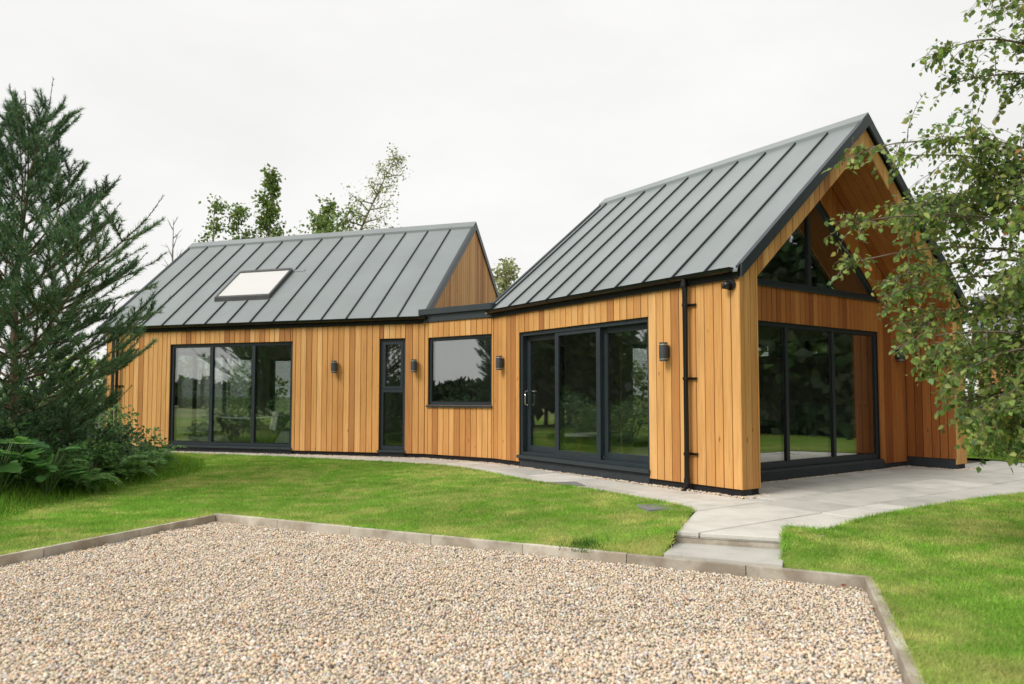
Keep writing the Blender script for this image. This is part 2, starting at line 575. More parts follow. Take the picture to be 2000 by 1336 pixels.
def raw_mesh(name, V, F, mat, col=None, smooth=False, parent=None, **kw):
    """V (n,3), F (m,3) -> mesh object with an optional colour per vertex"""
    me = bpy.data.meshes.new(name)
    V = np.ascontiguousarray(V, np.float32); F = np.ascontiguousarray(F, np.int32)
    me.vertices.add(len(V)); me.vertices.foreach_set("co", V.ravel())
    me.loops.add(F.size); me.loops.foreach_set("vertex_index", F.ravel())
    me.polygons.add(len(F))
    me.polygons.foreach_set("loop_start", np.arange(0, F.size, 3, dtype=np.int32))
    me.polygons.foreach_set("loop_total", np.full(len(F), 3, np.int32))
    me.update(calc_edges=True)
    me.validate()
    if smooth: me.polygons.foreach_set("use_smooth", np.ones(len(F), bool))
    if col is not None:
        at = me.color_attributes.new("Col", 'FLOAT_COLOR', 'POINT')
        c4 = np.ones((len(V), 4), np.float32); c4[:, :3] = col
        at.data.foreach_set("color", c4.ravel())
    me.materials.append(MATS[mat])
    o = bpy.data.objects.new(name, me)
    COL.objects.link(o)
    set_parent(o, parent)
    return props(o, **kw)

def scatter(name, tv, tf, M, T, C, mat, smooth=False, parent=None, **kw):
    tv = np.array(tv, float); tf = np.array(tf, int)
    n_ = len(T)
    V = (np.einsum('nij,mj->nmi', M, tv) + T[:, None]).reshape(-1, 3)
    F = (tf[None] + (np.arange(n_) * len(tv))[:, None, None]).reshape(-1, 3)
    return raw_mesh(name, V, F, mat, np.repeat(C, len(tv), axis=0), smooth, parent, **kw)

def unit(a):
    return a / np.maximum(np.linalg.norm(a, axis=-1, keepdims=True), 1e-9)

def frames(D, rng, up=None):
    """rotation matrices with column 1 along D; random roll unless a facing is given"""
    D = unit(D)
    ref = rng.normal(size=D.shape) if up is None else up
    A = unit(np.cross(D, ref)); B = np.cross(A, D)
    return np.stack([A, D, B], axis=2)

def pick(rng, cols, wts, n_, jit=0.12):
    c = np.array(cols)[rng.choice(len(cols), n_, p=np.array(wts) / sum(wts))]
    return np.clip(c * (1 + rng.normal(0, jit, (n_, 1))) * (1 + rng.normal(0, jit * .4, (n_, 3))), 0.003, 0.95)

LEAF6 = ([(0, 0, 0), (-.36, .3, .07), (-.28, .62, .05), (0, 1, -.06), (.28, .62, .05), (.36, .3, .07), (0, .45, -.02)],
         [(0, 6, 1), (1, 6, 2), (2, 6, 3), (3, 6, 4), (4, 6, 5), (5, 6, 0)])
LEAF4 = ([(0, 0, 0), (-.36, .42, .1), (0, 1, 0), (.36, .42, .1)], [(0, 2, 1), (0, 3, 2)])
BLADE = ([(-.5, 0, 0), (.5, 0, 0), (0, 1, .18)], [(0, 1, 2)])
OCT = ([(1, 0, 0), (-1, 0, 0), (0, 1, 0), (0, -1, 0), (0, 0, 1), (0, 0, -1)],
       [(0, 2, 4), (2, 1, 4), (1, 3, 4), (3, 0, 4), (2, 0, 5), (1, 2, 5), (3, 1, 5), (0, 3, 5)])
def icosa():
    g = (1 + 5 ** .5) / 2
    v = np.array([(-1, g, 0), (1, g, 0), (-1, -g, 0), (1, -g, 0), (0, -1, g), (0, 1, g), (0, -1, -g), (0, 1, -g), (g, 0, -1), (g, 0, 1), (-g, 0, -1), (-g, 0, 1)]) / 1.902
    f = [(0, 11, 5), (0, 5, 1), (0, 1, 7), (0, 7, 10), (0, 10, 11), (1, 5, 9), (5, 11, 4), (11, 10, 2), (10, 7, 6), (7, 1, 8), (3, 9, 4), (3, 4, 2), (3, 2, 6), (3, 6, 8), (3, 8, 9), (4, 9, 5), (2, 4, 11), (6, 2, 10), (8, 6, 7), (9, 8, 1)]
    return v, f
ICO = icosa()

# ================================================================== SETTING
ZG = 0.045                      # paving level
ZK = ZG - 0.12                  # kerb top
ZV = ZG - 0.2                   # gravel level
K0, K1 = np.array([-3.19, 7.827]), np.array([2.532, 5.112])
kd = (K1 - K0) / np.linalg.norm(K1 - K0)
KL_END, KR_END = np.array([-10.22, -8.0]), np.array([-2.41, -8.0])

PATH_EDGE = [LP(7.9, -.35), LP(6.6, -.5), LP(5.6, -.6), LP(4.2, -.66), LP(2.83, -.73), LP(.79, -1.02), (-1.71, 12.09), (-1.03, 11.6),
             (-.458, 10.811), (.105, 9.833), (.381, 9.436), (.919, 8.778), (1.3, 8.19), (1.605, 7.704), (1.791, 7.228)]
STEP_L = [(1.386, 6.143), (1.18, 5.75)]
STEP_R = [(1.985, 5.372), (2.196, 5.86), (2.385, 6.3)]
PATIO_EDGE = [(2.5, 6.21), (2.64, 6.15), (2.8, 6.24), (3.336, 6.758), (4.123, 7.303), (5.0, 7.869), (5.901, 8.355), (7.4, 9.1), (9.2, 10.2)]
HOUSE_BACK = [RP(.6, 7.6), RP(5.6, 6.3), LP(0.3, 6.1), LP(7.9, 6.1)]
HOLE = PATH_EDGE + STEP_L + [tuple(K0), tuple(KL_END), tuple(KR_END), tuple(K1)] + STEP_R + PATIO_EDGE + HOUSE_BACK

def smooth_line(pts, k=4):
    out = []
    for i in range(len(pts) - 1):
        p = [np.array(pts[max(0, min(len(pts) - 1, i + j))], float) for j in (-1, 0, 1, 2)]
        for s in range(k):
            t = s / k
            out.append(tuple(0.5 * ((2 * p[1]) + (p[2] - p[0]) * t + (2 * p[0] - 5 * p[1] + 4 * p[2] - p[3]) * t * t + (3 * p[1] - p[0] - 3 * p[2] + p[3]) * t ** 3)))
    out.append(tuple(pts[-1]))
    return out
PE, PA = smooth_line(PATH_EDGE), smooth_line(PATIO_EDGE)
HOLE = PE + STEP_L + [tuple(K0), tuple(KL_END), tuple(KR_END), tuple(K1)] + STEP_R + PA + HOUSE_BACK
PAVED_LINE = PE + [STEP_L[0]]
PAVED_LINE2 = [STEP_R[1]] + PA + HOUSE_BACK
KERB_LINE = [tuple(KL_END), tuple(K0), tuple(K1), tuple(KR_END)]

def lawn_z(X):
    dk = seg_dist(X, KERB_LINE); dp = np.minimum(seg_dist(X, PAVED_LINE), seg_dist(X, PAVED_LINE2))
    far = np.clip((np.linalg.norm(X - np.array([0, 6]), axis=1) - 14) / 20, 0, 1)
    t = dk / (dk + dp + 1e-6)
    t = t * t * (3 - 2 * t)
    z = (ZK - 0.012) + (ZG + 0.012 - (ZK - 0.012)) * t
    edge = np.clip(np.minimum(dk, dp) / 0.5, 0, 1)
    return z + (vnoise(X, .9) - .5) * .03 * edge - 0.12 * far

def dry(X):
    """how yellow the turf is, 0..1"""
    n1 = vnoise(X, .55, 11.3); n2 = vnoise(X, 1.7, 3.1); n3 = vnoise(X, 5.5, 7.7); n4 = vnoise(X * np.array([1, 2.2]), 2.6, 21.0)
    q = .17 * n1 + .17 * n2 + .3 * n3 + .24 * n4 + .18 * vnoise(X, 13.0, 61)
    dk = seg_dist(X, KERB_LINE)
    q = q + .1 * np.exp(-dk / .35)
    return np.clip((q - .40) / .46, 0, 1)

# --- far ground
g = MB(); g.poly([(-900, -900, -.36), (900, -900, -.36), (900, 900, -.36), (-900, 900, -.36)])
g.build("ground", "meadow", kind="structure")

# --- lawn sheet
OUT = [(-34, -26), (34, -26), (34, 44), (-34, 44)]
pts = [tuple(q) for q in HOLE] + OUT
nh = len(HOLE)
edges = [(i, (i + 1) % nh) for i in range(nh)] + [(nh + i, nh + (i + 1) % 4) for i in range(4)]
gx, gy = np.meshgrid(np.arange(-12, 12, .16), np.arange(2.5, 17, .16))
GP = np.column_stack([gx.ravel(), gy.ravel()]) + RNG.uniform(-.05, .05, (gx.size, 2))
HP = np.array(HOLE)
GP = GP[~inside(HOLE, GP)]
GP = GP[seg_dist(GP, HOLE + [HOLE[0]]) > .06]
gx, gy = np.meshgrid(np.arange(-33, 33, 1.6), np.arange(-25, 43, 1.6))
G2 = np.column_stack([gx.ravel(), gy.ravel()])
G2 = G2[~inside(HOLE, G2)]
G2 = G2[seg_dist(G2, HOLE + [HOLE[0]]) > .5]
G2 = G2[~((abs(G2[:, 0]) < 12) & (G2[:, 1] > 2.4) & (G2[:, 1] < 17.1))]
allp = pts + [tuple(q) for q in GP] + [tuple(q) for q in G2]
vv, ee, ff, *_ = delaunay_2d_cdt([Vector(q) for q in allp], edges, [], 0, 1e-5)
V2 = np.array([tuple(q) for q in vv])
F3 = np.array([q for q in ff if len(q) == 3])
cen = V2[F3].mean(axis=1)
F3 = F3[~inside(HOLE, cen)]
LZ = lawn_z(V2)
dq = dry(V2)[:, None]
turf_col = np.array([.15, .28, .036]) * (1 - dq) + np.array([.4, .38, .13]) * dq
lawn = raw_mesh("lawn", np.column_stack([V2, LZ]), F3, "turf", turf_col, True, kind="structure")

# --- sub-base under paving and house
g = MB(); base_poly = [LP(8.1, -.2)] + PE[2:] + STEP_L[:1] + STEP_R[1:] + PA + HOUSE_BACK
vv, ee, ff, *_ = delaunay_2d_cdt([Vector(q) for q in base_poly], [(i, (i + 1) % len(base_poly)) for i in range(len(base_poly))], [], 1, 1e-5)
for q in ff: g.poly([(vv[i][0], vv[i][1], ZG - .035) for i in q])
g.build("paving_bed", "soil", kind="structure")

# --- gravel bed
g = MB(); g.poly([(*K0, ZV - .018), (*KL_END, ZV - .018), (*KR_END, ZV - .018), (*K1, ZV - .018)])
g.build("gravel_ground", "gravel_bed", kind="structure")

# --- paving slabs
paving = empty("paving", (*RP(-.5, .5), ZG)); paving["kind"] = "structure"
def slab(poly, z=ZG, parent=paving, th=.045, name="paving_slab"):
    if len(poly) < 3: return
    a = inset(poly, .0065); b = inset(poly, .0115)
    dz = random.uniform(-.0025, .0025)
    tilt = lambda q: random.uniform(-.001, .001)
    k = len(poly)
    mb = MB()
    top = [(q[0], q[1], z + dz + tilt(q)) for q in b]
    mb.v = [(q[0], q[1], z - th) for q in a] + [(q[0], q[1], z + dz - .006) for q in a] + top
    mb.f = [tuple(range(2 * k, 3 * k))]
    for i in range(k):
        j = (i + 1) % k
        mb.f += [(i, j, k + j, k + i), (k + i, k + j, 2 * k + j, 2 * k + i)]
    mb.m = [0] * len(mb.f)
    return mb.build(name, "paving", parent)

bis_RK = unit(uR + uK); bis_KL = unit(uK + uL)
def strip(fr, s0, s1, length, clips, rows=((.11, .66), (.66, 1.25)), shift=0.0):
    for ri, (d0, d1) in enumerate(rows):
        s = s0 - (length * .5 if ri % 2 else 0) + shift
        while s < s1:
            q = [fr(max(s, s0), d0, 0)[:2], fr(min(s + length, s1), d0, 0)[:2], fr(min(s + length, s1), d1, 0)[:2], fr(max(s, s0), d1, 0)[:2]]
            if min(s + length, s1) - max(s, s0) > .08:
                for p_, n_ in clips: q = halfplane_clip(q, p_, n_)
                slab(q)
            s += length
strip(FR, -.38, 5.7, .9, [(P1, -bis_RK)])
strip(FK, -1.2, 2.9, .9, [(P1, bis_RK), (P2, -bis_KL)])
strip(FL, -1.2, 7.6, .9, [(P2, bis_KL)])
# patio rows run across the gable end
def row(u0, u1, v0, v1, off, length=1.07):
    v = v0 - off
    while v < v1:
        a, b = max(v, v0), min(v + length, v1)
        if b - a > .1: slab([RP(u0, a), RP(u1, a), RP(u1, b), RP(u0, b)])
        v += length
row(-.38, -.11, -1.25, .02, 0)
row(-.38, .37, .09, 7.55, .1)
row(.37, .70, .40, 5.24, .55)
row(-1.14, -.38, -.3, 7.6, .35)
row(-1.88, -1.14, -.3, 7.8, .0)
row(-2.25, -1.88, 3.6, 8.0, .6)
slab([RP(-.38, -1.25), RP(-.38, -.3), RP(-1.14, -.3), RP(-1.14, -2.09), (1.386, 6.143)])
slab([RP(-1.14, -.3), RP(-1.88, -.3), RP(-1.85, -1.3), (2.196, 5.86), RP(-1.14, -2.09)])

# --- garden steps
steps = empty("garden_steps", (1.7, 5.8, ZK), "two shallow pale concrete steps from the gravel up to the patio", "steps")
mb = MB()
tl, trr = np.array([1.386, 6.143]), np.array([2.196, 5.86]); fl, frr = np.array([1.19, 5.72]), np.array([1.985, 5.345])
bk = np.array([.33, .94]) * .03
mb.prism([(*(fl), ZK - .1), (*(frr), ZK - .1), (*(trr + bk), ZK - .1), (*(tl + bk), ZK - .1)], [(*(fl), ZG - .095), (*(frr), ZG - .095), (*(trr + bk), ZG - .095), (*(tl + bk), ZG - .095)])
mb.build("tread", "paving", steps, bevel=.006)
mb = MB()
o_ = np.array([.33, .94])
mb.prism([(*(tl + o_ * .012), ZG - .0945), (*(trr + o_ * .012), ZG - .0945), (*(trr + o_ * .1), ZG - .0945), (*(tl + o_ * .1), ZG - .0945)],
         [(*(tl + o_ * .012), ZG - .047), (*(trr + o_ * .012), ZG - .047), (*(trr + o_ * .1), ZG - .047), (*(tl + o_ * .1), ZG - .047)])
mb.build("riser", "kerb_concrete", steps)

# --- kerb stones
kerb = empty("kerb", (*K0, ZK)); kerb["kind"] = "structure"
def kerb_run(a, b, inward, length=.914, w=.055):
    a, b, inward = np.array(a), np.array(b), np.array(inward)
    tot = np.linalg.norm(b - a); e = (b - a) / tot
    s = 0
    while s < tot - .02:
        t = min(s + length, tot)
        q0, q1 = a + e * (s + .0025), a + e * (t - .0025)
        dz = random.uniform(-.004, .004)
        off = inward * random.uniform(-.003, .003)
        q = [q0 + off, q1 + off, q1 + inward * w + off, q0 + inward * w + off]
        mb = MB(); mb.prism([(*c, ZV - .06) for c in q], [(*c, ZK + dz) for c in q])
        mb.build("kerb_stone", "kerb_concrete", kerb, bevel=.006)
        s = t
kin = np.array([kd[1], -kd[0]]) * 1.0
kerb_run(K0, K1, np.array([-.4287, -.9034]))
rdir = (KR_END - K1) / np.linalg.norm(KR_END - K1)
ldir = (KL_END - K0) / np.linalg.norm(KL_END - K0)
kerb_run(K1 + rdir * .06, KR_END, np.array([rdir[1], -rdir[0]]) , w=.06)
kerb_run(K0 + ldir * .06, KL_END, np.array([-ldir[1], ldir[0]]))

# ================================================================== HOUSE
house = empty("timber_house", (*P1, 0), "single storey cedar clad house with two grey standing seam gable roofs", "house")
ZB, ZT = 0.12, 2.55             # cladding bottom and top at the eaves
SL = 0.84                       # roof pitch
ZE = 2.70                       # roof surface above the wall face
W = 5.62                        # gable width, right wing
WL = 5.42                       # gable width, left wing
LR, LK, LLn = 5.096, 1.613, 7.5
SLL = (5.03 - ZE) / (WL / 2)
const = lambda z: (lambda s: z)

# --- front walls
op_R = [(1.44, 4.34, .235, 2.225)]
op_K = [(.04, 1.53, 1.02, 2.262)]
op_L = [(.40, .935, .17, 2.27), (2.84, 5.80, .17, 2.265)]
wR = wall_mesh(FR, 0.03, LR, 0.03, const(2.66), op_R, house)
clad(FR, 0.0, LR, .131, const(ZB), const(ZT), [(1.44, 4.34, 0, 2.225)], wR)
wK = wall_mesh(FK, 0, LK, 0.03, const(2.66), op_K, house)
clad(FK, 0.002, LK - .002, .128, const(ZB), const(ZT), op_K, wK)
wL = wall_mesh(FL, 0, LLn, 0.03, const(2.66), op_L, house)
clad(FL, 0.002, LLn, .121, const(ZB), const(ZT), [(a, b, 0, d) for a, b, c, d in op_L], wL)

# --- left wing gable over the flat roof
FGL = Frame(P2, vL, -uL)
def roofL(v): return ZE + SLL * (v if v < WL / 2 else WL - v)
wGL = wall_mesh(FGL, 0.2, WL - .2, 0.05, lambda v: roofL(v) - .18, [(WL / 2 - .01, WL / 2, 0, 0)], house)
clad(FGL, .0, WL, .118, const(2.6), lambda v: roofL(v) - .02, [], wGL)
# far gable, back wall of left wing
FGL2 = Frame(P2 + uL * LLn, vL, uL)
wG2 = wall_mesh(FGL2, 0, WL, 0.05, lambda v: roofL(v) - .12, [(.6, WL / 2, .2, 2.25), (WL / 2, 4.9, .2, 2.25)], house)
FLB = Frame(P2 + vL * WL, uL, vL)
op_LB = [(2.2, 3.0, .2, 2.25), (3.6, 7.1, .2, 2.25)]
wLB = wall_mesh(FLB, 0, LLn, .05, const(2.62), op_LB, house)

# --- right wing: gable frame, recess and back
FG = Frame(P0, vR, -uR)                       # the gable face
REC = .75
FGR = Frame(P0 + uR * REC, vR, -uR)           # the recessed wall
def mir(v): return v if v < W / 2 else W - v
def roofR(v): return ZE + SL * mir(v)
def soff(v): return 2.308 + SL * mir(v)
for a, b in ((W - .33, W - .02), (.02, .33)):
    gable = MB(); FG.box(gable, a, b, -REC, -.024, .05, 2.56)
    wGR = gable.build("wall", "membrane", house)
CW = .345
clad(FG, 0, CW, .118, const(ZB), lambda v: roofR(v) - .03, [], wGR, start=-.035)
clad(FG, CW, W / 2, .122, soff, lambda v: roofR(v) - .03, [], wGR)
clad(FG, W / 2, W - CW, .122, soff, lambda v: roofR(v) - .03, [], wGR)
clad(FG, W - CW, W, .118, const(ZB), lambda v: roofR(v) - .03, [], wGR)
# reveal of the far cheek and of the near cheek
FCH = Frame(P0 + vR * (W - CW), uR, -vR)
clad(FCH, .0, REC, .125, const(.2), const(2.308 + SL * CW), [], wGR, mat="cedar_porch_shade")
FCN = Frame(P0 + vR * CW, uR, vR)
clad(FCN, .0, REC, .125, const(.12), const(2.308 + SL * CW), [], wGR, mat="cedar_porch_shade")
# right outer side of the wing
FRB = Frame(P0 + vR * W, uR, vR)
hw = [(2.15, 2.62, 1.93, 2.22), (2.80, 3.27, 1.93, 2.22), (3.42, 3.89, 1.93, 2.22)]
wRB = wall_mesh(FRB, .04, LR, .05, const(2.62), hw, house)
clad(FRB, .025, LR, .31, const(ZB), const(ZT), hw, wRB)
for q in hw: window(FRB, *q, house, sill=False, d=-.08, bottom=.04, fw=.04)
# soffit boards, laid along the slope
soffit = MB()
for sgn in (0, 1):
    vv_ = [CW, W / 2] if not sgn else [W / 2, W - CW]
    q = [(*RP(.03, vv_[0]), soff(vv_[0]) + .03), (*RP(.03, vv_[1]), soff(vv_[1]) + .03), (*RP(REC, vv_[1]), soff(vv_[1]) + .03), (*RP(REC, vv_[0]), soff(vv_[0]) + .03)]
    soffit.prism(q, [(a, b, c + .08) for a, b, c in q])
wSO = soffit.build("soffit", "membrane", house)
for sgn in (0, 1):
    for k in range(6):
        u0, u1 = .024 + k * .121, .024 + (k + 1) * .121 - .006
        va, vb = (CW, W / 2 - .004) if not sgn else (W - CW, W / 2 + .004)
        mb = MB()
        q = [(*RP(u0, va), soff(va)), (*RP(u1, va), soff(va)), (*RP(u1, vb), soff(vb)), (*RP(u0, vb), soff(vb))]
        mb.prism(q, [(a, b, c + .022) for a, b, c in q])
        mb.build("board", "cedar_porch_shade", wSO)
# recessed wall: main window, triangular window
W0, W1, WZ0, WZ1 = .87, 4.45, .2, 2.205
TC, TB = 2.66, 2.735
def tri_top(v): return TB + .045 + .84 * max(0, (1.81 - abs(v - TC)))
wRC = wall_mesh(FGR, CW, W - CW, .05, lambda v: 2.70, [(W0, W1, WZ0, WZ1)], house, d0=-.2)
for (a, b) in ((CW, .85), (4.47, W - CW)):
    mb = MB(); q = [FGR(a, -.2, 2.7), FGR(b, -.2, 2.7), FGR(b, -.2, soff(b) + .1), FGR(a, -.2, soff(a) + .1)]
    q2 = [FGR(a, -.024, 2.7), FGR(b, -.024, 2.7), FGR(b, -.024, soff(b) + .1), FGR(a, -.024, soff(a) + .1)]
    mb.prism(q, q2); mb.build("wall", "membrane", house)
for (a, b) in ((.85, TC), (TC, W / 2), (W / 2, 4.47)):
    mb = MB(); q = [(a, tri_top(a)), (b, tri_top(b)), (b, soff(b) + .1), (a, soff(a) + .1)]
    mb.prism([FGR(s, -.2, z) for s, z in q], [FGR(s, -.024, z) for s, z in q]); mb.build("wall", "membrane", house)
clad(FGR, CW, 4.47, .112, const(ZB), const(2.71), [(W0, W1, WZ0 - .06, WZ1)], wRC, mat="cedar_porch_shade")
clad(FGR, CW, .85, .125, const(2.713), soff, [], wRC, mat="cedar_porch_shade")
clad(FGR, .85, TC, .121, tri_top, soff, [], wRC, mat="cedar_porch_shade")
clad(FGR, TC, 4.47, .121, tri_top, soff, [], wRC, mat="cedar_porch_shade")
clad(FGR, 4.47, W - CW, .125, const(ZB), soff, [], wRC, mat="cedar_porch_shade")
window(FGR, W0, W1, WZ0, WZ1, house, mull=(2.06, 3.22), d=-.04, fw=.06, sill=True, bottom=.08)
# triangular window
mb = MB()
def bar(pa, pb, w_, d0, d1):
    a, b = np.array(pa), np.array(pb); e = unit(b - a); n_ = np.array([-e[1], e[0]]) * w_
    mb.prism([FGR(*(q[0], d0, q[1])) for q in (a, b, b + n_, a + n_)], [FGR(*(q[0], d1, q[1])) for q in (a, b, b + n_, a + n_)])
apex = (TC, TB + .84 * 1.81)
FGR.box(mb, TC - 1.86, TC + 1.86, -.11, -.03, TB - .03, TB + .05)
bar((TC + 1.8, TB + .052), (TC, apex[1] + .03), .05, -.11, -.032)
bar((TC, apex[1] + .03), (TC - 1.8, TB + .052), .05, -.11, -.032)
FGR.box(mb, TC - .035, TC + .035, -.11, -.034, TB + .05, apex[1] - .03)
tw = mb.build("window", "anthracite", house)
for s_ in (-1, 1):
    mb2 = MB(); q = [(TC + s_ * .03, TB + .045), (TC + s_ * 1.78, TB + .045), (TC + s_ * .03, apex[1] - .02)]
    mb2.prism([FGR(a, -.085, z) for a, z in q], [FGR(a, -.061, z) for a, z in q]); mb2.build("pane", "glass", tw)
mb2 = MB(); FGR.box(mb2, TC - 1.9, TC + 1.9, -.03, .03, TB - .058, TB - .032); mb2.build("sill", "trim_metal", tw)

# end wall of the right wing (towards the link)
FRE = Frame(P0 + uR * LR, vR, uR)
wRE = wall_mesh(FRE, 0.26, W, .05, lambda v: roofR(v) - .12, [(3.1, 4.7, .2, 2.2), (W / 2 - .01, W / 2, 0, 0)], house)

# --- window and door units
# sliding door, three leaves, the middle one stands proud
s0, s1, z0, z1 = op_R[0]
mb = MB()
FR.box(mb, s0, s0 + .05, -.2, -.035, z0, z1); FR.box(mb, s1 - .06, s1, -.2, -.035, z0, z1)
FR.box(mb, s0 + .05, s1 - .06, -.2, -.037, z1 - .06, z1); FR.box(mb, s0 + .05, s1 - .06, -.2, -.037, z0, z0 + .05)
door = mb.build("sliding_door", "anthracite", house)
for (a, b, d) in ((3.39, 4.28, -.125), (2.43, 3.46, -.05), (1.49, 2.44, -.125)):
    mb = MB(); st_, zz0, zz1 = .085, z0 + .05, z1 - .06
    if d > -.1: zz0, zz1 = z0 + .025, z1 - .03
    FR.box(mb, a, a + st_, d - .055, d, zz0, zz1); FR.box(mb, b - st_, b, d - .055, d, zz0, zz1)
    FR.box(mb, a + st_, b - st_, d - .055, d - .002, zz0, zz0 + st_ + .02); FR.box(mb, a + st_, b - st_, d - .055, d - .002, zz1 - st_, zz1)
    leaf = mb.build("door_leaf", "anthracite", door, bevel=.003)
    mb = MB(); FR.box(mb, a + st_ - .004, b - st_ + .004, d - .04, d - .016, zz0 + st_ + .016, zz1 - st_ + .004)
    mb.build("pane", "glass", door)
mb = MB(); FR.box(mb, s0 - .02, s1 + .02, -.2, .04, z0 - .05, z0 - .002); mb.build("sill", "trim_metal", door, bevel=.004)
mb = MB(); FR.box(mb, 4.225, 4.255, -.12, -.105, 1.02, 1.3)
mb.tube([FR(4.24, -.1, 1.27), FR(4.24, -.055, 1.26), FR(4.235, -.05, 1.2), FR(4.235, -.05, 1.1), FR(4.24, -.055, 1.05), FR(4.24, -.1, 1.04)], .011, 8)
mb.build("handle", "steel", door, smooth=False)

window(FK, *op_K[0], house, fw=.05, bottom=.06, d=-.045)
wd, _c = window(FL, *op_L[0], house, fw=.065, trans=(1.29,), d=-.05, bottom=.08)
a, b, c, d_ = _c[1]
mb = MB(); e = .045
for (q0, q1, r0, r1) in ((a, a + e, c, d_), (b - e, b, c, d_), (a + e, b - e, c, c + e), (a + e, b - e, d_ - e, d_)):
    FL.box(mb, q0 + .0, q1, -.07, -.038, r0, r1)
mb.build("opening_sash", "anthracite", wd)
window(FL, *op_L[1], house, mull=(3.77, 4.79), fw=.06, bottom=.075, d=-.045)
window(FGL2, .6, 4.9, .2, 2.25, house, mull=(1.5, 2.6, 3.7), sill=False); window(FLB, *op_LB[0], house, sill=False); window(FLB, *op_LB[1], house, mull=(4.5, 5.3, 6.2), sill=False)
window(FRE, 3.1, 4.7, .2, 2.2, house, mull=(3.9,), sill=False)

# --- plinth
mb = MB()
FR.box(mb, 0.02, LR + .01, -.2, -.03, -.05, ZB - .006)
FR.box(mb, 1.45, 4.33, -.03, -.008, -.05, .184)
FK.box(mb, .01, LK - .01, -.2, -.032, -.05, ZB - .006)
FL.box(mb, .01, LLn - .02, -.2, -.03, -.05, ZB - .006)
FL.box(mb, 2.85, 5.79, -.03, -.012, -.05, .135); FL.box(mb, .41, .925, -.03, -.012, -.05, .135)
mb.build("plinth", "plinth_paint", house)
mb = MB()
FG.box(mb, .035, .32, -REC, -.03, -.05, ZB - .005)
FG.box(mb, W - .36, W - .1, -REC - .02, -.02, -.05, .195)
FGR.box(mb, CW, W - CW, -.2, -.02, -.05, ZB - .004)
FGR.box(mb, W0 - .02, W1 + .06, -.02, .03, -.05, .165)
FRB.box(mb, .02, LR, -.2, -.03, -.05, ZB - .005)
mb.build("plinth", "plinth_paint", house)

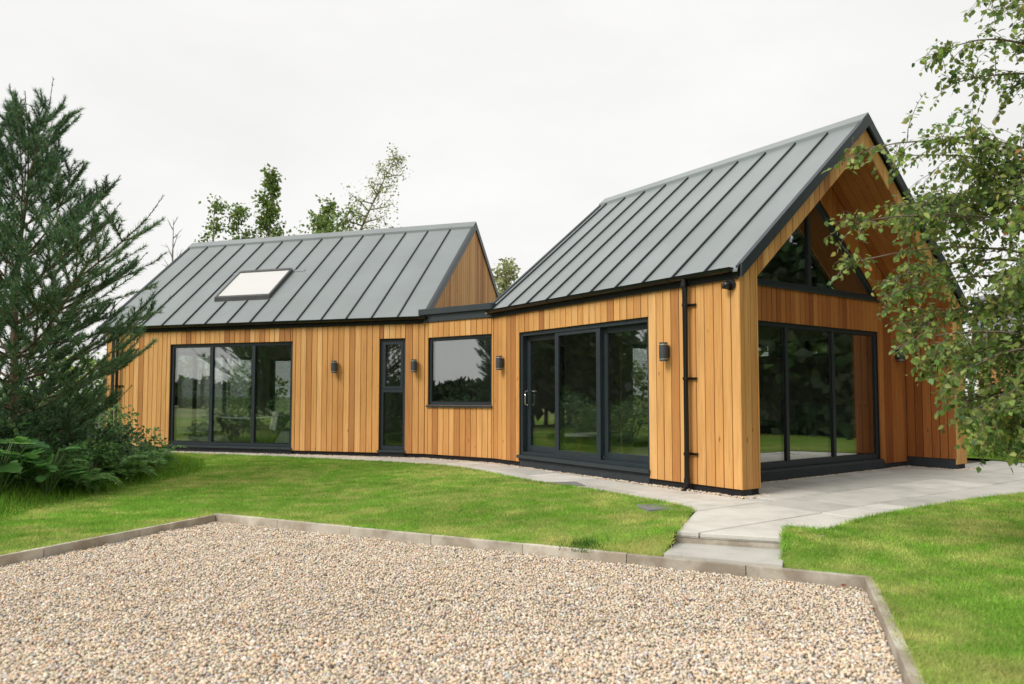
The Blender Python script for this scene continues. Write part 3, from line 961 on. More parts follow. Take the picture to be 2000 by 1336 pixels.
# --- roofs: deck, panels, seams, ridge cap, verges
def roof(pt, u0, u1, width, slope, seams, skylight=None):
    half = width / 2
    def zz(v, h=0): return ZE + slope * v + h
    nrm = math.hypot(1, slope)
    deck = MB()
    for side in (0, 1):
        m_ = (lambda v: v) if not side else (lambda v: width - v)
        lo = -.03
        q = [(*pt(u0 + .03, m_(lo)), zz(lo, -.03)), (*pt(u1 - .03, m_(lo)), zz(lo, -.03)), (*pt(u1 - .03, m_(half)), zz(half, -.03)), (*pt(u0 + .03, m_(half)), zz(half, -.03))]
        deck.prism(q, [(x, y, z - .11) for x, y, z in q])
    rf = deck.build("roof", "membrane", house)
    for side in (0, 1):
        m_ = (lambda v: v) if not side else (lambda v: width - v)
        ed = [u0] + list(seams) + [u1] if side == 0 else [u0, u1]
        for a, b in zip(ed, ed[1:]):
            nv = 5
            mb = MB()
            vs = np.linspace(-.075, half - .02, nv)
            oil = [0] + [random.uniform(-.0012, .0035) for _ in range(nv - 2)] + [0]
            us = [a, a + (b - a) * .33, a + (b - a) * .67, b]
            grid = []
            for i, v in enumerate(vs):
                for j, u_ in enumerate(us):
                    h = oil[i] * (1 if j in (1, 2) else 0)
                    mb.v.append((*pt(u_, m_(v)), zz(v, h)))
            for i in range(nv - 1):
                for j in range(3):
                    k = i * 4 + j
                    mb.f.append((k, k + 1, k + 5, k + 4)); mb.m.append(0)
            k0 = len(mb.v)                      # turned-down eaves edge
            mb.v += [(*pt(a, m_(-.075)), zz(-.075, -.028)), (*pt(b, m_(-.075)), zz(-.075, -.028))]
            mb.f.append((0, k0, k0 + 1, 3)); mb.m.append(0)
            mb.build("roof_panel", "roof_sheet", rf)
        if side == 0:
            for u_ in seams:
                spans = [(-.08, half - .03)]
                if skylight and skylight[0] - .02 < u_ < skylight[1] + .02:
                    spans = [(-.08, skylight[2] - .02), (skylight[3] + .08, half - .03)]
                for va, vb in spans:
                    mb = MB()
                    q = [(*pt(u_ - .011, va), zz(va, -.005)), (*pt(u_ + .011, va), zz(va, -.005)), (*pt(u_ + .009, va), zz(va, .036)), (*pt(u_ - .009, va), zz(va, .036))]
                    r_ = [(*pt(u_ - .011, vb), zz(vb, -.005)), (*pt(u_ + .011, vb), zz(vb, -.005)), (*pt(u_ + .009, vb), zz(vb, .036)), (*pt(u_ - .009, vb), zz(vb, .036))]
                    mb.prism(q, r_); mb.build("seam", "seam_shaded", rf)
    # ridge cap
    mb = MB()
    for side in (0, 1):
        m_ = (lambda v: v) if not side else (lambda v: width - v)
        va = half - .16
        q = [(*pt(u0 - .02, m_(va)), zz(va, .036)), (*pt(u0 - .02, m_(half)), zz(half, .036)), (*pt(u0 - .02, m_(half)), zz(half, .06)), (*pt(u0 - .02, m_(va)), zz(va, .06))]
        mb.prism(q, [(*np.array(c[:2]) + (np.array(pt(1, 0)) - np.array(pt(0, 0))) * (u1 - u0 + .04), c[2]) for c in q])
        q = [(*pt(u0 - .0, m_(va)), zz(va, .0)), (*pt(u0 - .0, m_(va + .02)), zz(va + .02, .0)), (*pt(u0, m_(va + .02)), zz(va + .02, .034)), (*pt(u0, m_(va)), zz(va, .034))]
        mb.prism(q, [(*np.array(c[:2]) + (np.array(pt(1, 0)) - np.array(pt(0, 0))) * (u1 - u0), c[2]) for c in q])
    mb.build("ridge_cap", "roof_sheet", rf)
    # verge trims
    for end, sg in ((u0, -1), (u1, 1)):
        for side in (0, 1):
            m_ = (lambda v: v) if not side else (lambda v: width - v)
            mb = MB()
            q = [(*pt(end + sg * .002, m_(-.03)), zz(-.03, -.13)), (*pt(end + sg * .002, m_(half)), zz(half, -.13)), (*pt(end + sg * .002, m_(half)), zz(half, .032)), (*pt(end + sg * .002, m_(-.03)), zz(-.03, .032))]
            r_ = [(*pt(end + sg * .03, m_(-.03)), c[2]) if i in (0, 3) else (*pt(end + sg * .03, m_(half)), c[2]) for i, c in enumerate(q)]
            mb.prism(q, r_)
            q = [(*pt(end - sg * .035, m_(-.06)), zz(-.06, .003)), (*pt(end + sg * .0015, m_(-.06)), zz(-.06, .003)), (*pt(end + sg * .0015, m_(-.06)), zz(-.06, .03)), (*pt(end - sg * .035, m_(-.06)), zz(-.06, .03))]
            r_ = [(*pt(end - sg * .035, m_(half - .03)), zz(half - .03, .003)), (*pt(end + sg * .0015, m_(half - .03)), zz(half - .03, .003)), (*pt(end + sg * .0015, m_(half - .03)), zz(half - .03, .03)), (*pt(end - sg * .035, m_(half - .03)), zz(half - .03, .03))]
            mb.prism(q, r_)
            mb.build("verge_trim", "trim_metal", rf)
    return rf

seamsR = [5.29 - .2 - .515 * k for k in range(10)]
rfR = roof(RP, -.035, 5.29, W, SL, sorted(seamsR))
SKY = (3.83, 5.22, .60, 1.42)
seamsL = [.54 + .545 * k for k in range(13)]
rfL = roof(LP, -.0, 7.66, WL, SLL, seamsL, SKY)

# --- roof window
def zl(v, h=0): return ZE + SLL * v + h
def sky_box(mb, u0, u1, v0, v1, h0, h1):
    f = lambda h: [(*LP(u0, v0), zl(v0, h)), (*LP(u1, v0), zl(v0, h)), (*LP(u1, v1), zl(v1, h)), (*LP(u0, v1), zl(v1, h))]
    mb.prism(f(h0), f(h1))
u0, u1, v0, v1 = SKY
mb = MB()
sky_box(mb, u0, u0 + .05, v0, v1, -.02, .1); sky_box(mb, u1 - .05, u1, v0, v1, -.02, .1)
sky_box(mb, u0 + .05, u1 - .05, v0, v0 + .045, -.02, .094); sky_box(mb, u0 + .05, u1 - .05, v1 - .05, v1, -.02, .11)
rw = mb.build("roof_window", "skylight_frame", house, bevel=.004)
mb = MB(); sky_box(mb, u0 + .048, u1 - .048, v0 + .043, v1 - .048, .07, .085); mb.build("pane", "pane_sky_white", rw)
mb = MB()
sky_box(mb, u0 - .28, u0, v1 + .01, v1 + .07, .003, .014); sky_box(mb, u1, u1 + .2, v1 + .01, v1 + .07, .003, .014)
sky_box(mb, u0 - .02, u1 + .02, v1, v1 + .09, .0, .04)
mb.build("flashing", "roof_sheet", rw)

# --- flat roof of the link
lk = MB()
q = [P2 + uK * .0, P1, P1 + vR * 2.4, P2 + vL * 3.0]
lk.prism([(*c, 2.56) for c in q], [(*c, 2.75) for c in q])
fr_ = lk.build("flat_roof", "flat_roofing", house)
mb = MB(); FK.box(mb, .0, LK + .0, -.02, .025, 2.552, 2.69); mb.build("fascia", "trim_metal", fr_)
mb = MB(); FK.box(mb, -.0, LK + .1, -.15, .075, 2.685, 2.795); mb.build("coping", "trim_metal", fr_, bevel=.006)
mb = MB(); FK.box(mb, .1, LK - .1, -2.3, -2.1, .05, 2.56); mb.build("wall", "plaster", house)

# --- fascias, gutters, downpipes
def half_round(fr, s0, s1, dc, zc, r, name="gutter"):
    mb = MB()
    k = 9
    lo = [(dc + r * math.cos(math.pi + math.pi * i / (k - 1)), zc + r * math.sin(math.pi + math.pi * i / (k - 1))) for i in range(k)]
    li = [(dc + (r - .005) * math.cos(math.pi * 2 - math.pi * i / (k - 1)), zc + .001 + (r - .005) * math.sin(math.pi * 2 - math.pi * i / (k - 1))) for i in range(k)]
    prof = lo + li
    n_ = len(prof)
    mb.v = [fr(s0, d, z) for d, z in prof] + [fr(s1, d, z) for d, z in prof]
    for i in range(n_):
        j = (i + 1) % n_
        mb.f.append((i, j, n_ + j, n_ + i))
    for e in (0, 1):
        for i in range(k - 1):
            mb.f.append(tuple(e * n_ + x for x in (i, i + 1, n_ - 2 - i, n_ - 1 - i)))
        mb.f.append(tuple(e * n_ + i for i in range(k)))
    mb.m = [0] * len(mb.f)
    g_ = mb.build(name, "black_plastic", house)
    s = s0 + .12
    while s < s1:
        b = MB()
        pr = [(dc + (r + .006) * math.cos(math.pi + math.pi * i / 8), zc + (r + .006) * math.sin(math.pi + math.pi * i / 8)) for i in range(9)]
        pr2 = [(dc + (r + .0005) * math.cos(math.pi + math.pi * i / 8), zc + (r + .0005) * math.sin(math.pi + math.pi * i / 8)) for i in range(9)]
        for (a0, z0_), (a1, z1_), (b0, y0_), (b1, y1_) in zip(pr, pr[1:], pr2, pr2[1:]):
            b.prism([fr(s, a0, z0_), fr(s, a1, z1_), fr(s, b1, y1_), fr(s, b0, y0_)], [fr(s + .03, a0, z0_), fr(s + .03, a1, z1_), fr(s + .03, b1, y1_), fr(s + .03, b0, y0_)])
        fr.box(b, s, s + .03, .02, dc - r, zc - .03, zc + .015)
        b.build("bracket", "black_plastic", g_)
        s += .82
    return g_
for fr, a, b in ((FR, .02, LR - .02), (FL, .02, LLn + .1)):
    mb = MB(); fr.box(mb, a, b, -.01, .02, ZT - .002, ZT + .115); mb.build("fascia", "trim_metal", house)
half_round(FR, .03, 5.14, .085, ZT + .112, .056)
half_round(FL, -.06, LLn + .12, .08, ZT + .112, .056)

def downpipe(fr, s, zb):
    mb = MB()
    mb.tube([fr(s, .085, ZT + .07), fr(s, .085, ZT + .0), fr(s, .075, ZT - .06), fr(s, .072, zb + .12), fr(s, .078, zb + .06), fr(s, .12, zb + .025), fr(s, .15, zb + .012)], [.034] * 7, 14)
    mb.tube([fr(s, .085, ZT + .03), fr(s, .085, ZT - .02)], .042, 14); mb.tube([fr(s, .0725, zb + .17), fr(s, .0725, zb + .1)], .04, 14)
    o = mb.build("downpipe", "black_plastic", house, smooth=True)
    md = o.modifiers.new("edges", 'EDGE_SPLIT'); md.split_angle = R(40)
    for z in (2.30, 1.40, .485):
        b = MB(); b.tube([fr(s, .073, z - .018), fr(s, .073, z + .018)], .04, 14)
        fr.box(b, s - .12, s - .03, .004, .03, z - .013, z + .013); fr.box(b, s - .05, s + .05, .002, .04, z - .012, z + .012)
        b.build("bracket", "black_plastic", o)
downpipe(FR, .745, .02)
downpipe(FL, 7.12, .02)

# --- floors, ceilings of the rooms
mb = MB(); q = [RP(REC + .15, .2), RP(LR - .2, .2), RP(LR - .2, W - .2), RP(REC + .15, W - .2)]
mb.prism([(*c, .02) for c in q], [(*c, .19) for c in q])
mb.build("floor_slab", "floor_tile", house)
mb = MB(); q = [LP(.2, .2), LP(LLn - .2, .2), LP(LLn - .2, WL - .2), LP(.2, WL - .2)]
mb.prism([(*c, .02) for c in q], [(*c, .17) for c in q])
mb.build("floor_slab", "floor_tile", house)
mb = MB(); FL.box(mb, 2.0, 2.1, -WL + .25, -.25, .17, 2.7); mb.build("partition", "plaster", house)
mb = MB(); FL.box(mb, .98, 1.06, -3.0, -.25, .17, 2.7); FL.box(mb, .2, 1.0, -1.6, -1.5, .17, 2.7); mb.build("partition", "plaster", house)
mb = MB()
q = [LP(.2, .15), LP(LLn - .2, .15), LP(LLn - .2, WL - .15), LP(.2, WL - .15)]
mb.prism([(*c, 2.60) for c in q], [(*c, 2.64) for c in q]); mb.build("ceiling", "plaster", house)

# ================================================================== THINGS ON AND IN THE HOUSE
def wall_light(fr, s, z, label):
    t = empty("wall_light", fr(s, 0, z), label, "wall light", "up and down wall lights")
    mb = MB(); fr.box(mb, s - .035, s + .035, .003, .03, z - .07, z + .07); mb.build("back_plate", "lamp_body", t)
    dc = .078
    def drum(name, mat, r, za, zb):
        b = MB(); b.tube([fr(s, dc, za), fr(s, dc, zb)], r, 20)
        o = b.build(name, mat, t, smooth=True); o.modifiers.new("edges", 'EDGE_SPLIT').split_angle = R(40)
    drum("body", "lamp_body", .056, z - .085, z + .085)
    drum("ring", "steel_ring", .049, z + .0855, z + .098); drum("ring", "steel_ring", .049, z - .098, z - .0855)
    drum("cap", "lamp_body", .052, z + .0985, z + .118); drum("cap", "lamp_body", .052, z - .118, z - .0985)
wall_light(FR, 1.10, 1.745, "dark grey cylinder wall light beside the long black downpipe")
wall_light(FR, 4.80, 1.742, "dark grey cylinder wall light just left of the sliding door")
wall_light(FL, .185, 1.745, "dark grey cylinder wall light between narrow window and square window")
wall_light(FL, 1.86, 1.745, "dark grey cylinder wall light between three-pane window and narrow window")
wall_light(FGR, 4.98, 1.86, "dark wall light inside the porch, right of the gable window")

t = empty("security_camera", FR(.115, 0, 2.48), "small black dome camera under the eaves at the house corner", "camera")
mb = MB(); mb.tube([FR(.105, .002, 2.475), FR(.105, .03, 2.475)], .062, 20); mb.build("base", "camera_black", t, smooth=False)
mb = MB(); c = np.array(FR(.125, .065, 2.47)); 
for k in range(8):
    pass
bm = bmesh.new(); bmesh.ops.create_uvsphere(bm, u_segments=20, v_segments=12, radius=.05, matrix=Matrix.Translation(Vector(c)))
me = bpy.data.meshes.new("ball"); bm.to_mesh(me); bm.free(); me.materials.append(MATS["camera_black"])
me.polygons.foreach_set("use_smooth", [True] * len(me.polygons))
o = bpy.data.objects.new("ball", me); COL.objects.link(o); set_parent(o, t)
d = unit(np.array([*( -vR * .75 + uR * .55), -.35]))
mb = MB(); mb.tube([c + d * .035, c + d * .058], [.03, .028], 16); mb.build("lens_hood", "camera_black", t)
mb = MB(); mb.tube([c + d * .05, c + d * .0595], .017, 14); mb.build("lens", "lens", t)

# --- bathtub behind the three-pane window
def loft(mb, rings, close=True):
    k = len(rings[0])
    b0 = len(mb.v)
    for r_ in rings: mb.v += [tuple(q) for q in r_]
    for i in range(len(rings) - 1):
        for j in range(k):
            a = b0 + i * k + j; b = b0 + i * k + (j + 1) % k
            mb.f.append((a, b, b + k, a + k)); mb.m.append(0)
    if close:
        mb.f.append(tuple(b0 + j for j in range(k - 1, -1, -1))); mb.m.append(0)
        mb.f.append(tuple(b0 + (len(rings) - 1) * k + j for j in range(k))); mb.m.append(0)
def tub_ring(cu, cv, a, b, z, lift=0.0, k=36):
    out = []
    for i in range(k):
        th = 2 * math.pi * i / k
        x = math.copysign(abs(math.cos(th)) ** .85, math.cos(th)); y = math.copysign(abs(math.sin(th)) ** .85, math.sin(th))
        out.append((*LP(cu + a * x, cv + b * y), z + lift * abs(x) ** 3))
    return out
tub = empty("bathtub", (*LP(4.6, 1.15), .17), "freestanding boat shaped bathtub seen behind the three-pane window", "bathtub")
mb = MB(); cu, cv = 4.6, 1.15
loft(mb, [tub_ring(cu, cv, .5, .26, .171), tub_ring(cu, cv, .56, .3, .25), tub_ring(cu, cv, .7, .36, .45), tub_ring(cu, cv, .92, .4, .66, .06), tub_ring(cu, cv, .99, .42, .7, .09)])
mb.build("shell", "tub_shell", tub, smooth=True)
mb = MB()
loft(mb, [tub_ring(cu, cv, 1.0, .43, .701, .09), tub_ring(cu, cv, 1.012, .44, .715, .09), tub_ring(cu, cv, 1.0, .43, .728, .09), tub_ring(cu, cv, .95, .385, .73, .09), tub_ring(cu, cv, .85, .36, .6, .04), tub_ring(cu, cv, .6, .28, .5)], close=False)
mb.build("rim", "enamel", tub, smooth=True)
mb = MB(); mb.tube([(*LP(3.5, 1.75), .17), (*LP(3.5, 1.75), 1.0), (*LP(3.52, 1.72), 1.05), (*LP(3.7, 1.5), 1.05), (*LP(3.73, 1.47), 1.0)], .018, 10)
mb.build("bath_tap", "steel", None, smooth=True, label="tall steel bath filler standing beside the bathtub", cat="tap")
mb = MB()
tw = [(3.67, .80), (3.84, .80), (3.84, .94), (3.67, .94)]
mb.prism([(*LP(a, b), .80) for a, b in tw], [(*LP(a, b), .86) for a, b in tw])
mb.prism([(*LP(3.68, .66), .46), (*LP(3.83, .66), .5), (*LP(3.83, .69), .5), (*LP(3.68, .69), .46)], [(*LP(3.68, .77), .85), (*LP(3.83, .77), .85), (*LP(3.83, .81), .85), (*LP(3.68, .81), .85)])
mb.build("towel", "towel", None, bevel=.012, label="white towel hung over the end of the bathtub", cat="towel")
# white half-height screen wall, oak post inside the bathroom
mb = MB(); FL.box(mb, 9.3, 9.4, -6.2, -2.7, -.1, 1.66); ob = mb.build("screen_wall", "panel_white", None, bevel=.01, label="white garden screen wall seen through the left panes of the bathtub room", cat="screen")
mb = MB(); FL.box(mb, 3.3, 3.62, -4.9, -4.7, .17, 2.3); mb.build("oak_post", "oak", None, bevel=.008, label="broad oak panel standing inside the bathtub room", cat="panel")

# --- furniture in the right wing
def cushion(mb, fr, s0, s1, d0, d1, z0, z1): fr.box(mb, s0, s1, d0, d1, z0, z1)
FI = Frame(P0, uR, vR)          # s = u, d = v
ch = empty("armchair", (*RP(2.0, 1.7), .19), "dark upholstered armchair seen through the gable window", "armchair")
mb = MB(); FI.box(mb, 1.65, 2.35, 1.35, 2.05, .32, .62); mb.build("seat", "sofa_fabric", ch, bevel=.05)
mb = MB(); FI.box(mb, 2.2, 2.42, 1.32, 2.08, .6, 1.05); mb.build("backrest", "sofa_fabric", ch, bevel=.06)
for q in (1.28, 2.02):
    mb = MB(); FI.box(mb, 1.65, 2.3, q, q + .12, .3, .78); mb.build("arm", "sofa_fabric", ch, bevel=.04)
for a in (1.7, 2.3):
    for b in (1.38, 2.0):
        mb = MB(); mb.tube([(*RP(a, b), .19), (*RP(a, b), .34)], [.018, .025], 8); mb.build("leg", "oak", ch)
sf = empty("sofa", (*RP(1.65, 3.9), .19), "grey green sofa inside, at the right edge of the sliding door", "sofa")
mb = MB(); FI.box(mb, 1.25, 2.1, 3.0, 4.9, .3, .62); mb.build("seat", "sofa_fabric", sf, bevel=.05)
mb = MB(); FI.box(mb, 1.05, 1.27, 2.95, 4.95, .3, 1.05); mb.build("backrest", "sofa_fabric", sf, bevel=.05)
for q in (2.86, 4.86):
    mb = MB(); FI.box(mb, 1.2, 2.1, q, q + .16, .3, .8); mb.build("arm", "sofa_fabric", sf, bevel=.04)
for a in (1.2, 2.0):
    for b in (3.0, 4.85):
        mb = MB(); mb.tube([(*RP(a, b), .19), (*RP(a, b), .32)], .025, 8); mb.build("leg", "oak", sf)
tb = empty("coffee_table", (*RP(4.1, 1.1), .19), "round coffee table behind the left leaf of the sliding door", "table")
mb = MB(); mb.tube([(*RP(4.1, 1.1), .52), (*RP(4.1, 1.1), .56)], .38, 28); mb.build("table_top", "panel_white", tb)
mb = MB(); mb.tube([(*RP(4.1, 1.1), .19), (*RP(4.1, 1.1), .24), (*RP(4.1, 1.1), .3), (*RP(4.1, 1.1), .52)], [.22, .2, .05, .05], 20); mb.build("pedestal", "oak", tb)
for k, (u_, v_) in enumerate(((4.35, 1.95), (4.0, 1.95))):
    mb = MB(); FI.box(mb, u_ - .012, u_ + .012, v_, v_ + .03, .19, 2.3)
    mb.build("slim_batten", "batten_cream", None, label=("left" if k == 0 else "right") + " one of two slim cream battens behind the sliding door", cat="batten", group="cream battens behind the door")

# --- drain grates
def grate(c, ang, lx, ly, label):
    t = empty("drain_grate", (c[0], c[1], ZG), label, "drain grate", "plastic drain grates in the lawn edge")
    ca, sa = math.cos(ang), math.sin(ang)
    F_ = Frame(c, (ca, sa), (-sa, ca))
    fm = MB()
    z0, z1 = ZG - .015, ZG + .013
    for (a, b, d0, d1) in ((-lx, lx, -ly, -ly + .025), (-lx, lx, ly - .025, ly), (-lx, -lx + .025, -ly + .025, ly - .025), (lx - .025, lx, -ly + .025, ly - .025)):
        F_.box(fm, a, b, d0, d1, z0, z1)
    fm.build("rim", "grate_plastic", t)
    k = 12
    for i in range(1, k):
        b = MB(); s = -lx + 2 * lx * i / k
        F_.box(b, s - .007, s + .007, -ly + .025, ly - .025, z0, z1 - .003); b.build("bar", "grate_plastic", t)
    for i in range(1, 8):
        b = MB(); s = -ly + 2 * ly * i / 8
        F_.box(b, -lx + .025, lx - .025, s - .006, s + .006, z0, z1 - .006); b.build("bar", "grate_plastic", t)
    b = MB(); F_.box(b, -lx + .01, lx - .01, -ly + .01, ly - .01, ZG - .02, ZG - .008); b.build("tray", "soil", t)
grate(np.array([.655, 9.34]), math.atan2(.1, .5), .24, .2, "grey plastic drain grate at the path edge before the sliding door")
grate(np.array([1.49, 7.42]), math.atan2(.1, .5), .17, .17, "grey plastic drain grate in the lawn corner near the steps")

# --- pebble fields
def pebbles(name, X, Z, rad, tmpl, rng, label=None):
    n_ = len(X)
    D = rng.normal(size=(n_, 3)); D[:, 2] *= .35
    M = frames(D, rng)
    sc = rad[:, None] * np.column_stack([rng.uniform(.7, 1.1, n_), rng.uniform(.9, 1.45, n_), rng.uniform(.5, .85, n_)])
    M = M * sc[:, None, :]
    C = pick(rng, [(.78, .655, .505), (.69, .54, .39), (.58, .56, .525), (.15, .125, .11), (.84, .78, .69), (.65, .42, .26), (.39, .365, .35), (.75, .62, .465)],
             [34, 20, 12, 3, 14, 4.5, 5, 22], n_, .1)
    return scatter(name, tmpl[0], tmpl[1], M, np.column_stack([X, Z]), C, "pebble", True, kind="stuff")

GR = [tuple(K0), tuple(KL_END), tuple(KR_END), tuple(K1)]
def sample_gravel(y0, y1, sp, rng):
    xs = np.arange(-6.2, 3.0, sp); ys = np.arange(y0, y1, sp)
    gx, gy = np.meshgrid(xs, ys)
    X = np.column_stack([gx.ravel(), gy.ravel()]) + rng.uniform(-.48, .48, (gx.size, 2)) * sp
    X = X[inside(GR, X)]
    X = X[abs(X[:, 0]) < (.80 * X[:, 1] + .25)]
    return X[seg_dist(X, [tuple(KL_END), tuple(K0), tuple(K1), tuple(KR_END)]) > .062]
Xa = sample_gravel(2.7, 4.1, .0152, RNG)
Xb = sample_gravel(4.1, 8.0, .0162, RNG)
def gz(X): return ZV + (vnoise(X, 1.1, 5) - .5) * .016 + (vnoise(X, 7, 2) - .5) * .012 + RNG.uniform(-.007, .006, len(X))
pebbles("gravel", Xa, gz(Xa), np.clip(RNG.lognormal(-4.83, .24, len(Xa)), .0045, .015), ICO, RNG)["label"] = "beige and grey pea gravel in the near foreground"
pebbles("gravel", Xb, gz(Xb), np.clip(RNG.lognormal(-4.68, .2, len(Xb)), .006, .016), OCT, RNG)["label"] = "beige and grey pea gravel towards the kerb"
# margin of stones along the plinth
mx_ = []
for fr, s0, s1 in ((FR, -.05, LR + .0), (FK, .0, LK), (FL, -.1, 7.6)):
    k = int((s1 - s0) * 420)
    ss, dd = RNG.uniform(s0, s1, k), RNG.uniform(-.04, .115, k)
    mx_.append(np.array([fr(a, b, 0)[:2] for a, b in zip(ss, dd)]))
for fr, s0, s1, da, db in ((FG, -.1, .42, -.05, .12), (FGR, .4, 5.2, .0, .1), (FG, W - .5, W + .05, -.02, .12), (FCH, .0, REC, -.02, .08)):
    k = int((s1 - s0) * 420)
    ss, dd = RNG.uniform(s0, s1, k), RNG.uniform(da, db, k)
    mx_.append(np.array([fr(a, b, 0)[:2] for a, b in zip(ss, dd)]))
Xm = np.vstack(mx_)
pebbles("pebble_margin", Xm, ZG - .012 + RNG.uniform(0, .014, len(Xm)), RNG.uniform(.008, .015, len(Xm)), OCT, RNG)["label"] = "pebble strip along the foot of the house walls"

# small things on the gravel
mb = MB(); mb.prism([(.47, 4.325, ZV + .004), (.56, 4.345, ZV + .012), (.558, 4.356, ZV + .012), (.474, 4.337, ZV + .004)], [(.473, 4.325, ZV + .013), (.56, 4.347, ZV + .021), (.557, 4.355, ZV + .021), (.476, 4.335, ZV + .013)])
mb.build("slate_chip", "old_stone", None, label="thin grey stone splinter lying on the gravel", cat="stone chip")
for k, (x, y, s, lab) in enumerate(((2.30, 5.08, .05, "rusty fallen leaf in the kerb corner of the gravel"), (2.235, 4.52, .045, "rusty fallen leaf nearer the camera by the right kerb"))):
    scatter("fallen_leaf", *LEAF6, frames(np.array([[.6, .5, .12]]), RNG, np.array([[.1, 0, 1.]])) * s, np.array([[x, y, ZV + .02]]), np.array([[.3, .07, .03]]), "leaf", False, None, label=lab, cat="leaf", group="fallen leaves on the gravel")

# ================================================================== GRASS
def grass(name, X, h0, h1, w0, rng, cols=None, droop=.5, label=None, z=None):
    n_ = len(X)
    Z = lawn_z(X) if z is None else z
    D = rng.normal(size=(n_, 3)) * droop; D[:, 2] = 1
    dist = np.linalg.norm(X, axis=1)
    M = frames(D, rng)
    h = rng.uniform(h0, h1, n_); w = w0 * (.55 + dist * .085)
    M = M * np.column_stack([w, h, h])[:, None, :]
    if cols is None:
        q = np.clip(dry(X) + rng.normal(0, .13, n_), 0, 1)[:, None]
        C = np.array([.21, .42, .048]) * (1 - q) + np.array([.58, .58, .2]) * q
        dark = vnoise(X, 1.25, 31)[:, None]
        fine = vnoise(X, 9.0, 13)[:, None]; mid = vnoise(X * np.array([1, 1.8]), 3.6, 47)[:, None]
        C = C * (1 + rng.normal(0, .2, (n_, 1))) * (.55 + .32 * dark + .3 * fine + .32 * mid)
    else: C = cols
    o = scatter(name, *BLADE, M, np.column_stack([X, Z - .004]), np.clip(C, .004, .9), "blade", False, None, kind="stuff")
    if label: o["label"] = label
    return o
def sample_lawn(x0, x1, y0, y1, dens, rng):
    k = int((x1 - x0) * (y1 - y0) * dens)
    X = np.column_stack([rng.uniform(x0, x1, k), rng.uniform(y0, y1, k)])
    X = X[abs(X[:, 0]) < .80 * X[:, 1] + .5]
    X = X[~inside(HOLE, X)]
    return X
Xs = [sample_lawn(.5, 5.2, 2.6, 6.2, 10500, RNG), sample_lawn(1.6, 8.5, 6.2, 9.6, 6800, RNG), sample_lawn(-6.4, 2.0, 5.0, 8.0, 6800, RNG),
      sample_lawn(-8.2, 1.9, 8.0, 11, 4600, RNG), sample_lawn(-9.5, 0, 11, 15.5, 3400, RNG), sample_lawn(6.5, 12.5, 9.4, 16, 1500, RNG)]
Xg = np.vstack(Xs)
grass("lawn_grass", Xg, .016, .036, .0052, RNG, label="short mown grass blades of the lawn")
# turf overhanging the paving and kerb edges
ed = []
for line in (PE[6:] + STEP_L, STEP_R + PA[:-4], [tuple(K0 + kd * .0), tuple(K1)], [tuple(K1), tuple(K1 + rdir * 3)], [tuple(K0), tuple(K0 + ldir * 4)]):
    line = np.array(line)
    for a, b in zip(line, line[1:]):
        k = int(np.linalg.norm(b - a) * 620)
        t = RNG.random(k)[:, None]
        ed.append(a + (b - a) * t + RNG.normal(0, .016, (k, 2)))
Xe = np.vstack(ed)
Xe = Xe[~inside([tuple(q) for q in (np.array([1.18, 5.8]), np.array([1.19, 5.3]), np.array([2.1, 5.0]), np.array([2.0, 5.45]))], Xe)]
grass("edge_grass", Xe, .025, .06, .0055, RNG, droop=.8, label="ragged grass along the lawn edges")
# dark tuft by the kerb
tx = np.array([.62, 6.13]) + RNG.normal(0, .09, (500, 2))
grass("grass_tuft", tx, .03, .085, .006, RNG, cols=pick(RNG, [(.05, .13, .022), (.08, .18, .03)], [1, 1], 500, .2), droop=.6, label="darker tuft of long grass by the kerb")
# tall grass in front of the shrubs
BED = [(-5.2, 7.2), (-5.25, 8.4), (-5.15, 9.6), (-4.75, 10.9), (-5.0, 11.8), (-5.5, 12.9), (-6.6, 13.6), (-9.5, 14.0), (-9.8, 7.0)]
k = 60000
Xt = np.column_stack([RNG.uniform(-9.8, -4.6, k), RNG.uniform(6.8, 14.2, k)])
Xt = Xt[inside(BED, Xt)]
de = seg_dist(Xt, BED[:7])
Xt = Xt[RNG.random(len(Xt)) < np.clip(1.3 - de / .9, .05, 1)]
n_ = len(Xt); de = seg_dist(Xt, BED[:7])
hh = np.clip(.06 + de * .35, .06, .34)
D = RNG.normal(size=(n_, 3)) * .33; D[:, 2] = 1
M = frames(D, RNG) * np.column_stack([np.full(n_, .011), hh * RNG.uniform(.6, 1.15, n_), hh])[:, None, :]
scatter("tall_grass", *BLADE, M, np.column_stack([Xt, lawn_z(Xt) - .01]), pick(RNG, [(.16, .34, .035), (.22, .4, .045), (.11, .25, .035), (.34, .4, .1)], [4, 4, 3, 1], n_, .18), "blade", False, None, kind="stuff")["label"] = "tall unmown grass in front of the shrubs"

# ================================================================== TREES AND SHRUBS
def tube_np(segs, name, mat, parent, sides=5):
    mb = MB()
    for pts, rad in segs: mb.tube(pts, list(rad), sides, cap=False)
    return mb.build(name, mat, parent, smooth=True)

def rot_about(v, axis, ang):
    return np.array(Matrix.Rotation(ang, 3, Vector(axis)) @ Vector(v))

